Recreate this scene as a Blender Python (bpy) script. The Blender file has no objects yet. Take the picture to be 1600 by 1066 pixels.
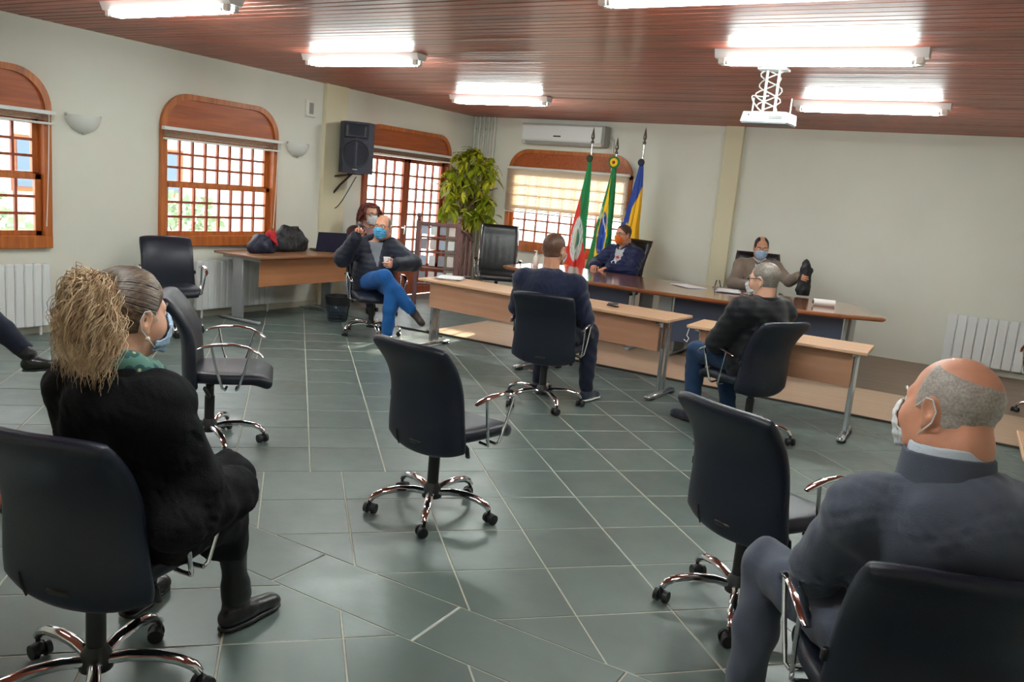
import bpy, bmesh, math, random
import numpy as np
from mathutils import Vector, Matrix, Euler
random.seed(7); RNG = np.random.default_rng(7)
S = bpy.context.scene; COL = S.collection
PI = math.pi
def rad(d): return d * PI / 180

# ------------------------------------------------------------------ camera, world, sun, exposure
# room frame: left wall x=0, back wall y=0 (room towards -y), floor z=0
cam_d = bpy.data.cameras.new('camera'); cam = bpy.data.objects.new('camera', cam_d); COL.objects.link(cam)
F_PX, PITCH, ROLL, YAW = 1288.32, .178985, .0885549, .5195445
cam_d.sensor_width = 36; cam_d.lens = F_PX / 1600 * 36; cam_d.clip_start = .05; cam_d.clip_end = 300
_f = Vector((-math.sin(YAW)*math.cos(PITCH), math.cos(YAW)*math.cos(PITCH), -math.sin(PITCH)))
_r = Vector((math.cos(YAW), math.sin(YAW), 0)); _u = _r.cross(_f)
_r2 = math.cos(ROLL)*_r + math.sin(ROLL)*_u; _u2 = -math.sin(ROLL)*_r + math.cos(ROLL)*_u
M = Matrix((_r2, _u2, -_f)).transposed().to_4x4(); M.translation = Vector((7.4236, -11.1787, 1.65))
cam.matrix_world = M
S.camera = cam

w = bpy.data.worlds.new('world'); S.world = w; w.use_nodes = True
bg = w.node_tree.nodes['Background']; bg.inputs[0].default_value = (.93, .96, 1, 1); bg.inputs[1].default_value = 3.2
sun_d = bpy.data.lights.new('sun', 'SUN'); sun_d.energy = 14; sun_d.angle = rad(.8); sun_d.color = (1, .86, .66)
sun = bpy.data.objects.new('sun', sun_d); COL.objects.link(sun)
sun.rotation_euler = Vector((.50, -3.9, -1.05)).to_track_quat('-Z', 'Y').to_euler()
S.view_settings.view_transform = 'Standard'; S.view_settings.look = 'None'
S.view_settings.exposure = .95; S.view_settings.gamma = 1.0; S.view_settings.use_curve_mapping = False
TUBE_E = 42.0

# ------------------------------------------------------------------ helpers
def lin(c):
    return tuple(((v/255)/12.92 if v/255 <= .04045 else ((v/255+.055)/1.055)**2.4) for v in c)
class MB:
    """collects shapes into one mesh"""
    def __init__(s): s.v = []; s.f = []
    def add(s, vs, fs):
        n = len(s.v); s.v += [tuple(p) for p in vs]; s.f += [tuple(i+n for i in f) for f in fs]; return s
    def box(s, c, d, rot=None, bev=0.0):
        x, y, z = d[0]/2, d[1]/2, d[2]/2
        R = rot.to_matrix() if isinstance(rot, Euler) else rot
        if bev <= 0:
            vs = [Vector((sx*x, sy*y, sz*z)) for sx in (-1, 1) for sy in (-1, 1) for sz in (-1, 1)]
            fs = [(0,1,3,2), (4,6,7,5), (0,4,5,1), (2,3,7,6), (0,2,6,4), (1,5,7,3)]
        else:
            b = min(bev, x*.98, y*.98, z*.98); vs = []; idx = {}
            for sx in (-1, 1):
                for sy in (-1, 1):
                    for sz in (-1, 1):
                        for k, o in enumerate(((0, b, b), (b, 0, b), (b, b, 0))):
                            idx[(sx, sy, sz, k)] = len(vs)
                            vs.append(Vector((sx*(x-o[0]), sy*(y-o[1]), sz*(z-o[2]))))
            fs = []
            I = idx; q = ((-1,-1), (1,-1), (1,1), (-1,1))
            for k in range(3):
                for sg in (-1, 1):
                    f = []
                    for a, c2 in q:
                        key = [a, c2]; key.insert(k, sg); f.append(I[(*key, k)])
                    fs.append(tuple(f if (sg > 0) == (k != 1) else f[::-1]))
            for k in range(3):      # edges along axis k
                i, j = [t for t in range(3) if t != k]
                for a, c2 in q:
                    def K(sk, w):
                        key = [0, 0, 0]; key[i] = a; key[j] = c2; key[k] = sk; return I[(*key, w)]
                    fs.append((K(-1, i), K(1, i), K(1, j), K(-1, j)))
            for key in [(a, b2, c2) for a in (-1, 1) for b2 in (-1, 1) for c2 in (-1, 1)]:
                fs.append(tuple(I[(*key, k)] for k in range(3)))
        C_ = Vector(c)
        return s.add([(R @ p if R else p) + C_ for p in vs], fs)
    def cyl(s, a, b, r1, r2=None, n=16, caps=True):
        return s.tube([a, b], [r1, r1 if r2 is None else r2], n, caps)
    def tube(s, pts, r, n=8, caps=True, flat=1.0, flat_axis=None):
        pts = [Vector(p) for p in pts]; m = len(pts)
        rs = list(r) if hasattr(r, '__len__') else [r]*m
        vs = []; fs = []; prev = None
        for i, p in enumerate(pts):
            t = (pts[min(i+1, m-1)] - pts[max(i-1, 0)])
            t = t.normalized() if t.length > 1e-9 else Vector((0, 0, 1))
            if prev is None:
                ref = Vector(flat_axis) if flat_axis else (Vector((0, 0, 1)) if abs(t.z) < .9 else Vector((1, 0, 0)))
                nrm = (ref - t*ref.dot(t)).normalized()
            else:
                nrm = prev - t*prev.dot(t)
                nrm = nrm.normalized() if nrm.length > 1e-6 else t.orthogonal().normalized()
            prev = nrm; bn = t.cross(nrm)
            for k in range(n):
                a = 2*PI*k/n
                vs.append(p + nrm*(math.cos(a)*rs[i]*flat) + bn*(math.sin(a)*rs[i]))
        for i in range(m-1):
            for k in range(n):
                fs.append((i*n+k, i*n+(k+1) % n, (i+1)*n+(k+1) % n, (i+1)*n+k))
        if caps:
            fs.append(tuple(range(n))[::-1]); fs.append(tuple((m-1)*n+k for k in range(n)))
        return s.add(vs, fs)
    def lathe(s, prof, c=(0, 0, 0), n=20, rot=None):
        vs = []; fs = []; C_ = Vector(c); R = rot.to_matrix() if isinstance(rot, Euler) else rot
        for r, z in prof:
            for k in range(n):
                a = 2*PI*k/n; p = Vector((r*math.cos(a), r*math.sin(a), z)); vs.append((R @ p if R else p) + C_)
        m = len(prof)
        for i in range(m-1):
            for k in range(n): fs.append((i*n+k, i*n+(k+1) % n, (i+1)*n+(k+1) % n, (i+1)*n+k))
        if prof[0][0] > 1e-5: fs.append(tuple(range(n))[::-1])
        if prof[-1][0] > 1e-5: fs.append(tuple((m-1)*n+k for k in range(n)))
        return s.add(vs, fs)
    def ell(s, c, r, n=14, m=8, rot=None):
        prof = [(math.sin(PI*i/m), -math.cos(PI*i/m)) for i in range(m+1)]
        prof[0] = (1e-4, -1); prof[-1] = (1e-4, 1)
        t = MB().lathe(prof, n=n); R = rot.to_matrix() if isinstance(rot, Euler) else rot; C_ = Vector(c)
        vs = [Vector((p[0]*r[0], p[1]*r[1], p[2]*r[2])) for p in t.v]
        return s.add([(R @ p if R else p) + C_ for p in vs], t.f)
    def prism(s, poly, z0, z1):
        n = len(poly); vs = [(p[0], p[1], z0) for p in poly] + [(p[0], p[1], z1) for p in poly]
        fs = [tuple(range(n))[::-1], tuple(range(n, 2*n))] + [(i, (i+1) % n, n+(i+1) % n, n+i) for i in range(n)]
        return s.add(vs, fs)
    def xform(s, Mx):
        s.v = [tuple(Mx @ Vector(p)) for p in s.v]; return s
    def merge(s, o): return s.add(o.v, o.f)
    def mesh(s, name, m, smooth=False, fix=True):
        me = bpy.data.meshes.new(name); me.from_pydata(s.v, [], s.f); 
        if m is not None: me.materials.append(m)
        if fix:
            b = bmesh.new(); b.from_mesh(me); bmesh.ops.recalc_face_normals(b, faces=b.faces); b.to_mesh(me); b.free()
        if smooth is True: me.polygons.foreach_set('use_smooth', [True]*len(me.polygons))
        elif smooth: me.shade_smooth() if False else _auto(me, smooth)
        me.update(); return me
def _auto(me, ang):
    me.polygons.foreach_set('use_smooth', [True]*len(me.polygons))
    me.set_sharp_from_angle(angle=rad(ang))
def obj(name, mb, m, parent=None, smooth=40, loc=None, rot=None):
    me = mb if isinstance(mb, bpy.types.Mesh) else mb.mesh(name, m, smooth)
    o = bpy.data.objects.new(name, me); COL.objects.link(o)
    if parent is not None: o.parent = parent
    if loc is not None: o.location = loc
    if rot is not None: o.rotation_euler = rot
    return o
def thing(name, label, cat, loc=(0, 0, 0), rz=0.0, group=None):
    o = bpy.data.objects.new(name, None); COL.objects.link(o); o.empty_display_size = .1
    o.location = loc; o.rotation_euler = (0, 0, rz); o['label'] = label; o['category'] = cat
    if group: o['group'] = group
    return o
def tag(o, label, cat, group=None):
    o['label'] = label; o['category'] = cat
    if group: o['group'] = group
    return o
def struct(o): o['kind'] = 'structure'; return o
def sempty(name, loc=(0, 0, 0)):
    o = bpy.data.objects.new(name, None); COL.objects.link(o); o.location = loc; o['kind'] = 'structure'; return o
def copy_tree(o, parent=None):
    c = o.copy(); COL.objects.link(c); c.parent = parent
    for ch in list(o.children): copy_tree(ch, c)
    return c
def relabel(o, label, group=None):
    o['label'] = label
    if group: o['group'] = group
    elif 'group' in o: del o['group']
    return o

# ------------------------------------------------------------------ materials
def mat(name, rgb, rough=.5, metal=0, spec=.5, noise=None, bump=None, sheen=0, coat=0, emit=None, var=None):
    """noise=(scale, amount) colour variation; bump=(scale, strength, kind); var = object-random value range"""
    m = bpy.data.materials.new(name); m.use_nodes = True; nt = m.node_tree; N = nt.nodes; L = nt.links
    b = N['Principled BSDF']; c = lin(rgb)
    b.inputs['Base Color'].default_value = (*c, 1); b.inputs['Roughness'].default_value = rough
    b.inputs['Metallic'].default_value = metal; b.inputs['Specular IOR Level'].default_value = spec
    if sheen: b.inputs['Sheen Weight'].default_value = sheen
    if coat: b.inputs['Coat Weight'].default_value = coat; b.inputs['Coat Roughness'].default_value = .08
    tc = N.new('ShaderNodeTexCoord')
    out = None
    if noise:
        n = N.new('ShaderNodeTexNoise'); n.inputs['Scale'].default_value = noise[0]; n.inputs['Detail'].default_value = 5
        L.new(tc.outputs['Object'], n.inputs['Vector'])
        mr = N.new('ShaderNodeMapRange'); mr.inputs[1].default_value = .3; mr.inputs[2].default_value = .7
        mr.inputs[3].default_value = 1-noise[1]; mr.inputs[4].default_value = 1+noise[1]
        L.new(n.outputs[0], mr.inputs[0]); out = mr.outputs[0]
    if var:
        oi = N.new('ShaderNodeObjectInfo'); mv = N.new('ShaderNodeMapRange')
        mv.inputs[3].default_value = 1-var; mv.inputs[4].default_value = 1+var; L.new(oi.outputs['Random'], mv.inputs[0])
        if out is None: out = mv.outputs[0]
        else:
            mm = N.new('ShaderNodeMath'); mm.operation = 'MULTIPLY'; L.new(out, mm.inputs[0]); L.new(mv.outputs[0], mm.inputs[1]); out = mm.outputs[0]
    if out is not None:
        mx = N.new('ShaderNodeVectorMath'); mx.operation = 'SCALE'; mx.inputs[0].default_value = c
        L.new(out, mx.inputs['Scale']); L.new(mx.outputs[0], b.inputs['Base Color'])
    if bump:
        if len(bump) > 2 and bump[2] == 'voronoi':
            n2 = N.new('ShaderNodeTexVoronoi'); n2.inputs['Scale'].default_value = bump[0]; o2 = n2.outputs[0]
        else:
            n2 = N.new('ShaderNodeTexNoise'); n2.inputs['Scale'].default_value = bump[0]; n2.inputs['Detail'].default_value = 6; o2 = n2.outputs[0]
        L.new(tc.outputs['Object'], n2.inputs['Vector'])
        bp = N.new('ShaderNodeBump'); bp.inputs['Strength'].default_value = bump[1]; bp.inputs['Distance'].default_value = .01
        L.new(o2, bp.inputs['Height']); L.new(bp.outputs[0], b.inputs['Normal'])
    if emit:
        b.inputs['Emission Color'].default_value = (*emit[:3], 1); b.inputs['Emission Strength'].default_value = emit[3]
    return m
def wood(name, rgb, rgb2, rough=.35, axis=0, scale=1.0, coat=0.0, var=0.0, bumps=.15):
    m = bpy.data.materials.new(name); m.use_nodes = True; nt = m.node_tree; N = nt.nodes; L = nt.links
    b = N['Principled BSDF']; b.inputs['Roughness'].default_value = rough
    tc = N.new('ShaderNodeTexCoord'); mp = N.new('ShaderNodeMapping')
    sc = [28*scale]*3; sc[axis] = 1.6*scale; mp.inputs['Scale'].default_value = sc
    L.new(tc.outputs['Object'], mp.inputs[0])
    if var:
        oi = N.new('ShaderNodeObjectInfo'); cm = N.new('ShaderNodeVectorMath'); cm.operation = 'SCALE'
        cm.inputs[0].default_value = (37, 11, 23); L.new(oi.outputs['Random'], cm.inputs['Scale']); L.new(cm.outputs[0], mp.inputs[1])
    n = N.new('ShaderNodeTexNoise'); n.inputs['Scale'].default_value = 1; n.inputs['Detail'].default_value = 6; n.inputs['Distortion'].default_value = .6
    L.new(mp.outputs[0], n.inputs['Vector'])
    r = N.new('ShaderNodeValToRGB'); r.color_ramp.elements[0].position = .3; r.color_ramp.elements[1].position = .72
    r.color_ramp.elements[0].color = (*lin(rgb2), 1); r.color_ramp.elements[1].color = (*lin(rgb), 1)
    L.new(n.outputs[0], r.inputs[0]); o = r.outputs[0]
    if var:
        mv = N.new('ShaderNodeMapRange'); mv.inputs[3].default_value = 1-var; mv.inputs[4].default_value = 1+var; L.new(oi.outputs['Random'], mv.inputs[0])
        vm = N.new('ShaderNodeVectorMath'); vm.operation = 'SCALE'; L.new(o, vm.inputs[0]); L.new(mv.outputs[0], vm.inputs['Scale']); o = vm.outputs[0]
    L.new(o, b.inputs['Base Color'])
    if coat: b.inputs['Coat Weight'].default_value = coat; b.inputs['Coat Roughness'].default_value = .12
    bp = N.new('ShaderNodeBump'); bp.inputs['Strength'].default_value = bumps; bp.inputs['Distance'].default_value = .004
    L.new(n.outputs[0], bp.inputs['Height']); L.new(bp.outputs[0], b.inputs['Normal'])
    return m
def attr_mat(name, rough=.7, bump=None, sheen=0):
    m = mat(name, (128, 128, 128), rough, bump=bump, sheen=sheen); nt = m.node_tree
    a = nt.nodes.new('ShaderNodeVertexColor'); a.layer_name = 'Col'
    nt.links.new(a.outputs[0], nt.nodes['Principled BSDF'].inputs['Base Color']); return m

M_wall = mat('wall_paint', (227, 227, 215), .75, noise=(1.2, .03), bump=(60, .08))
M_pil = mat('pilaster_paint', (226, 217, 186), .75, bump=(60, .08))
M_plank = wood('ceiling_wood', (186, 92, 66), (130, 56, 40), .42, 0, 1.0, coat=.08, var=.16)
M_win = wood('window_wood', (200, 116, 52), (158, 82, 34), .4, 2, 1.0, coat=.15)
M_winh = wood('header_wood', (184, 96, 46), (148, 72, 34), .42, 1, 1.0, coat=.1)
M_door = wood('door_wood', (178, 92, 60), (140, 66, 42), .4, 2, 1.0)
M_desk = wood('beech_laminate', (224, 184, 150), (210, 164, 126), .38, 0, .7, bumps=.03)
M_deskp = wood('beech_panel', (208, 158, 128), (194, 140, 108), .45, 0, .5, bumps=.03)
M_conf = wood('cherry_veneer', (170, 104, 62), (138, 76, 42), .16, 0, .8, coat=.8, bumps=.02)
M_darkp = mat('slate_blue_panel', (62, 70, 92), .45, noise=(3, .05))
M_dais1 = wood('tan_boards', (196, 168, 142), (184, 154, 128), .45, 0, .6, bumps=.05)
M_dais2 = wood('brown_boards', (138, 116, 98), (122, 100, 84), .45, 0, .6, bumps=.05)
M_black = mat('black_plastic', (26, 26, 28), .45)
M_grey = mat('grey_paint_metal', (168, 172, 176), .35, metal=.3)
M_chrome = mat('chrome', (225, 226, 230), .09, metal=1)
M_steel = mat('brushed_steel', (214, 216, 220), .2, metal=1)
M_leather = mat('navy_black_leatherette', (17, 23, 40), .40, bump=(220, .12), noise=(8, .08))
M_leather2 = mat('black_exec_leather', (19, 19, 21), .36, bump=(160, .15))
M_white = mat('white_enamel', (236, 238, 238), .35)
M_whitep = mat('white_plastic', (228, 230, 226), .4)
M_paper = mat('paper', (240, 240, 240), .8)
M_tube = mat('tube_light', (255, 255, 255), .4, emit=(.89, 1, .97, TUBE_E))
M_blind = mat('blind_slats', (230, 222, 206), .5)
_n = M_blind.node_tree; _t = _n.nodes.new('ShaderNodeBsdfTranslucent'); _t.inputs[0].default_value = (*lin((238, 228, 212)), 1); _m = _n.nodes.new('ShaderNodeMixShader'); _m.inputs[0].default_value = .22
_n.links.new(_n.nodes['Principled BSDF'].outputs[0], _m.inputs[1]); _n.links.new(_t.outputs[0], _m.inputs[2]); _n.links.new(_m.outputs[0], _n.nodes['Material Output'].inputs[0])
M_grout = mat('grout', (186, 184, 168), .8, noise=(30, .1))
def slate():
    m = mat('slate_tile', (95, 108, 104), .34, noise=(2.2, .12), var=.12); nt = m.node_tree; N = nt.nodes; L = nt.links
    b = N['Principled BSDF']; b.inputs['Specular IOR Level'].default_value = .75
    g = N.new('ShaderNodeNewGeometry')
    n1 = N.new('ShaderNodeTexNoise'); n1.inputs['Scale'].default_value = 7; n1.inputs['Detail'].default_value = 5; n1.inputs['Roughness'].default_value = .5
    n1.inputs['Distortion'].default_value = 0.0
    L.new(g.outputs['Position'], n1.inputs['Vector'])
    bp = N.new('ShaderNodeBump'); bp.inputs['Strength'].default_value = .10; bp.inputs['Distance'].default_value = .02
    L.new(n1.outputs[0], bp.inputs['Height']); L.new(bp.outputs[0], b.inputs['Normal'])
    mr = N.new('ShaderNodeMapRange'); mr.inputs[1].default_value = .3; mr.inputs[2].default_value = .7; mr.inputs[3].default_value = .30; mr.inputs[4].default_value = .42
    L.new(n1.outputs[0], mr.inputs[0]); L.new(mr.outputs[0], b.inputs['Roughness'])
    return m
M_slate = slate()
def glass():
    m = bpy.data.materials.new('window_glass'); m.use_nodes = True; nt = m.node_tree; N = nt.nodes; L = nt.links
    N.remove(N['Principled BSDF']); o = N['Material Output']
    t = N.new('ShaderNodeBsdfTransparent'); t.inputs[0].default_value = (.93, .96, .95, 1)
    gl = N.new('ShaderNodeBsdfGlossy'); gl.inputs['Roughness'].default_value = .02
    lw = N.new('ShaderNodeLayerWeight'); pw = N.new('ShaderNodeMath'); pw.operation = 'POWER'; pw.inputs[1].default_value = 5
    fr = N.new('ShaderNodeMath'); fr.operation = 'MULTIPLY_ADD'; fr.inputs[1].default_value = .9; fr.inputs[2].default_value = .03
    L.new(lw.outputs['Facing'], pw.inputs[0]); L.new(pw.outputs[0], fr.inputs[0])
    mx = N.new('ShaderNodeMixShader'); L.new(fr.outputs[0], mx.inputs[0]); L.new(t.outputs[0], mx.inputs[1]); L.new(gl.outputs[0], mx.inputs[2])
    L.new(mx.outputs[0], o.inputs[0]); return m
M_glass = glass()

# ------------------------------------------------------------------ room shell
RX, FY, H = 8.7, -12.4, 2.75
def wall_with_holes(name, axis, length0, length1, holes, pos, thick, outward):
    """axis 'y': wall in the yz plane at x=pos; axis 'x': wall in the xz plane at y=pos"""
    mb = MB(); cuts = sorted(holes); a = length0
    def put(u0, u1, z0, z1):
        if u1-u0 < 1e-4 or z1-z0 < 1e-4: return
        c = pos + outward*thick/2
        if axis == 'y': mb.box((c, (u0+u1)/2, (z0+z1)/2), (thick, u1-u0, z1-z0))
        else: mb.box(((u0+u1)/2, c, (z0+z1)/2), (u1-u0, thick, z1-z0))
    for (u0, u1, z0, z1) in cuts:
        put(a, u0, 0, H+.1); put(u0, u1, 0, z0); put(u0, u1, z1, H+.1); a = u1
    put(a, length1, 0, H+.1)
    return struct(obj(name, mb, M_wall, smooth=False))
W1 = (-8.36, -6.80, .80, 1.97); W2 = (-5.68, -4.12, .80, 1.97); DR = (-2.60, -.62, .0, 2.08); BWN = (.72, 2.78, .78, 2.02)
wall_with_holes('wall_left', 'y', FY-.2, .2, [W1, W2, DR], 0, .22, -1)
wall_with_holes('wall_back', 'x', 0, RX+.2, [BWN], 0, .2, 1)
wall_with_holes('wall_right', 'y', FY-.2, 0, [], RX, .2, 1)
wall_with_holes('wall_front', 'x', 0, RX, [], FY, .2, -1)
for nm, c, d, m in (('trim_1', (.02, -3.17, H/2), (.06, .40, H), M_pil), ('trim_2', (4.17, -.035, H/2), (.24, .08, H), M_pil)):
    struct(obj(nm, MB().box(c, d, bev=.004), m, smooth=False))

# ceiling slab with tongue-and-groove boards running along x
ceil = struct(obj('ceiling', MB().box((RX/2, FY/2, H+.06), (RX, -FY, .08)), M_plank, smooth=False))
PW = .098
pl = MB()
pl.add([(0, -PW/2, .02), (RX, -PW/2, .02), (RX, -PW/2+.006, 0), (0, -PW/2+.006, 0), (0, PW/2-.006, 0), (RX, PW/2-.006, 0), (RX, PW/2, .02), (0, PW/2, .02)],
       [(0, 1, 2, 3), (3, 2, 5, 4), (4, 5, 6, 7)])
plank_me = pl.mesh('plank', M_plank, False, fix=False)
k = 0; y = -PW/2
while y > -10.4:
    o = bpy.data.objects.new('plank', plank_me); COL.objects.link(o); o.parent = ceil; o.location = (0, y, H-.0015*random.random()); o.rotation_euler = (rad(random.gauss(0, 1.0)), 0, 0); y -= PW

# floor: slate laid at 45 degrees, a border band along x, grout slab below
floor = struct(obj('floor', MB().box((RX/2, FY/2, -.0522), (RX, -FY, .1)), M_grout, smooth=False))
s2 = 2**-.5
def clip(poly, f):
    out = []
    for i in range(len(poly)):
        p, q = poly[i], poly[(i+1) % len(poly)]; a, b = f(p), f(q)
        if a >= 0: out.append(p)
        if (a >= 0) != (b >= 0):
            t = a/(a-b); out.append((p[0]+t*(q[0]-p[0]), p[1]+t*(q[1]-p[1])))
    return out
Mi = M.inverted()
def pix(p):
    q = Mi @ Vector(p); 
    if q.z > -.05: return None
    return (800+F_PX*q.x/-q.z, 533-F_PX*q.y/-q.z, -q.z)
T = .4225; G = .0035; tiles = []
DAIS_Y = -3.66
def area(poly): return abs(sum(poly[i][0]*poly[(i+1) % len(poly)][1]-poly[(i+1) % len(poly)][0]*poly[i][1] for i in range(len(poly))))/2
def add_cell(u0, u1, v0, v1, ylo, yhi):
    u0 += G; u1 -= G; v0 += G; v1 -= G
    poly = [((u+v)*s2, (u-v)*s2) for u, v in ((u0, v0), (u1, v0), (u1, v1), (u0, v1))]
    full = area(poly)
    for f in (lambda p: p[0]-.004, lambda p: RX-.004-p[0], lambda p: p[1]-ylo, lambda p: yhi-p[1]):
        poly = clip(poly, f)
        if len(poly) < 3: return
    if area(poly) < .0008: return
    tiles.append(poly)
def cells(us, vs, ylo, yhi):
    for i in range(len(us)-1):
        for j in range(len(vs)-1): add_cell(us[i], us[i+1], vs[j], vs[j+1], ylo, yhi)
BAND = (-8.90, -8.58)
vN = [7.755+T*.998*(i) for i in range(-16, 12)]
uR = [-.66+T*i for i in range(-2, 14)]                    # right of u=-1.5
vmid = vN[18] if False else 8.60
vlo = [v for v in vN if v < 8.41]; 
vlo = [v for v in vN if v <= 8.61]; vhi = [v for v in vN if v >= 8.59]
cells(uR, vN, BAND[1]+.003, DAIS_Y-.004)
uLhi = [-.66-2*T-T*i for i in range(0, 14)][::-1]
uLlo = ([-.66-2*T] + [-2.10-T*i for i in range(0, 13)])[::-1]
cells(uLlo, vlo, BAND[1]+.003, DAIS_Y-.004); cells(uLhi, vhi, BAND[1]+.003, DAIS_Y-.004)
cells([-2.43+T*i for i in range(-9, 9)], [10.36+T*i for i in range(-9, 8)], -10.7, BAND[0]-.003)
for i in range(12):                                       # border band slabs
    x0 = .72*i+.05; tiles.append([(x0+G, BAND[0]+.003), (x0+.72-G, BAND[0]+.003), (x0+.72-G, BAND[1]-.003), (x0+G, BAND[1]-.003)])
vis = []; rest = MB()
for poly in tiles:
    c = (sum(p[0] for p in poly)/len(poly), sum(p[1] for p in poly)/len(poly)); q = pix((*c, 0))
    inside = q and -60 < q[0] < 1660 and 380 < q[1] < 1200
    vis.append((-(area(poly)/q[2]**3) if inside else 1, poly, c))
vis.sort(key=lambda t: t[0])
def tile_mesh(poly, c, mb=None):
    mb = mb or MB(); n = len(poly); e = .0025
    inn = [(c[0]+(p[0]-c[0])*(1-.012), c[1]+(p[1]-c[1])*(1-.012)) for p in poly]
    h = random.uniform(-.0006, .0006)
    vs = [(p[0]-c[0], p[1]-c[1], -.012) for p in poly]+[(p[0]-c[0], p[1]-c[1], -.002+h) for p in poly]+[(p[0]-c[0], p[1]-c[1], h) for p in inn]
    fs = [tuple(range(2*n, 3*n))]
    for a in (0, n):
        fs += [(a+i, a+(i+1) % n, a+n+(i+1) % n, a+n+i) for i in range(n)]
    mb.add(vs, fs); return mb
for i, (k, poly, c) in enumerate(vis):
    if area(poly) < 0: poly = poly[::-1]
    if i < 300 and k < 0:
        obj('tile', tile_mesh(poly, c), M_slate, floor, smooth=False, loc=(c[0], c[1], 0))
    else:
        t = tile_mesh(poly, c); rest.add([(p[0]+c[0], p[1]+c[1], p[2]) for p in t.v], t.f)
o = obj('far_tiles', rest, M_slate, floor, smooth=False); o['kind'] = 'stuff'
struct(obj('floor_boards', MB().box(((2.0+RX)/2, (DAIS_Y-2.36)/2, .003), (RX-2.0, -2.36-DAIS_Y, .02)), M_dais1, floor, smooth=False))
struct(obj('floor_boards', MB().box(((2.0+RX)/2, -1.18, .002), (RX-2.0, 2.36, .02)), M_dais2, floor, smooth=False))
struct(obj('floor_boards', MB().box((1.0, DAIS_Y/2, -.003), (2.0, -DAIS_Y, .02)), M_slate, floor, smooth=False))
struct(obj('trim_3', MB().box(((2.0+RX)/2, DAIS_Y, .004), (RX-2.0, .02, .03), bev=.003), mat('dark_trim', (60, 52, 46), .5), smooth=False))
M_base = mat('baseboard_paint', (196, 190, 172), .6)
struct(obj('baseboard_left', MB().box((.008, (FY-2.62)/2-.0, .035), (.02, -2.62-FY, .07)), M_base, smooth=False))

# ------------------------------------------------------------------ windows
def wall_xf(side):
    # local frame u (along wall), n (into room), z
    if side == 'left': return lambda u, n, z: (n, u, z)
    return lambda u, n, z: (u, -n, z)
def wbox(mb, X, u0, u1, n0, n1, z0, z1, bev=0.0):
    p = X(u0, n0, z0); q = X(u1, n1, z1)
    mb.box([(p[i]+q[i])/2 for i in range(3)], [abs(q[i]-p[i]) for i in range(3)], bev=bev)
def arch_poly(u0, u1, z0, z1, r, n=10):
    pts = [(u0, z0), (u1, z0)]
    for i in range(n+1): a = PI/2*i/n; pts.append((u1-r+r*math.cos(a), z1-r+r*math.sin(a)))
    for i in range(n+1): a = PI/2+PI/2*i/n; pts.append((u0+r+r*math.cos(a), z1-r+r*math.sin(a)))
    return pts
def header(name, X, u0, u1, z0, z1, r, parent):
    poly = arch_poly(u0, u1, z0, z1, r)
    def sl(P, n0, n1, m):
        k = len(P); mb = MB(); mb.add([X(a, n0, b) for a, b in P]+[X(a, n1, b) for a, b in P],
              [tuple(range(k)), tuple(range(k, 2*k))]+[(i, (i+1) % k, k+(i+1) % k, k+i) for i in range(k)]); return mb
    obj('header_panel', sl(arch_poly(u0+.05, u1-.05, z0, z1-.05, r-.04), .004, .02, 0), M_winh, parent, smooth=30)
    # moulding around the arch
    P = [p for p in poly[1:]]+[poly[0]]
    I = [p for p in arch_poly(u0+.055, u1-.055, z0, z1-.055, r-.04)[1:]]+[(u0+.055, z0)]
    mb = MB(); k = len(P)
    mb.add([X(a, .002, b) for a, b in P]+[X(a, .045, b) for a, b in P]+[X(a, .045, b) for a, b in I]+[X(a, .002, b) for a, b in I],
           [(j*k+i, j*k+i+1, ((j+1) % 4)*k+i+1, ((j+1) % 4)*k+i) for i in range(k-1) for j in range(4)]+[(0, k, 2*k, 3*k), (k-1, 4*k-1, 3*k-1, 2*k-1)])
    obj('header_moulding', mb, M_win, parent, smooth=30)
def lattice(X, u0, u1, z0, z1, nc, nr, n, parent, m, bw=.024, glassy=True):
    du = (u1-u0)/nc; dz = (z1-z0)/nr
    for i in range(1, nc):
        mb = MB(); wbox(mb, X, u0+du*i-bw/2, u0+du*i+bw/2, n-.014, n+.014, z0, z1); obj('glazing_bar', mb, m, parent, smooth=False)
    for j in range(1, nr):
        mb = MB(); wbox(mb, X, u0, u1, n-.013, n+.013, z0+dz*j-bw/2, z0+dz*j+bw/2); obj('glazing_bar', mb, m, parent, smooth=False)
    me = None
    for i in range(nc):
        for j in range(nr):
            if me is None:
                mb = MB(); p = X(du-bw, .002, dz-bw); mb.box((0, 0, 0), [max(abs(v), .003) for v in p]); me = mb.mesh('pane', M_glass)
            o = obj('pane', me, None, parent); o.location = X(u0+du*(i+.5), n, z0+dz*(j+.5))
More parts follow.
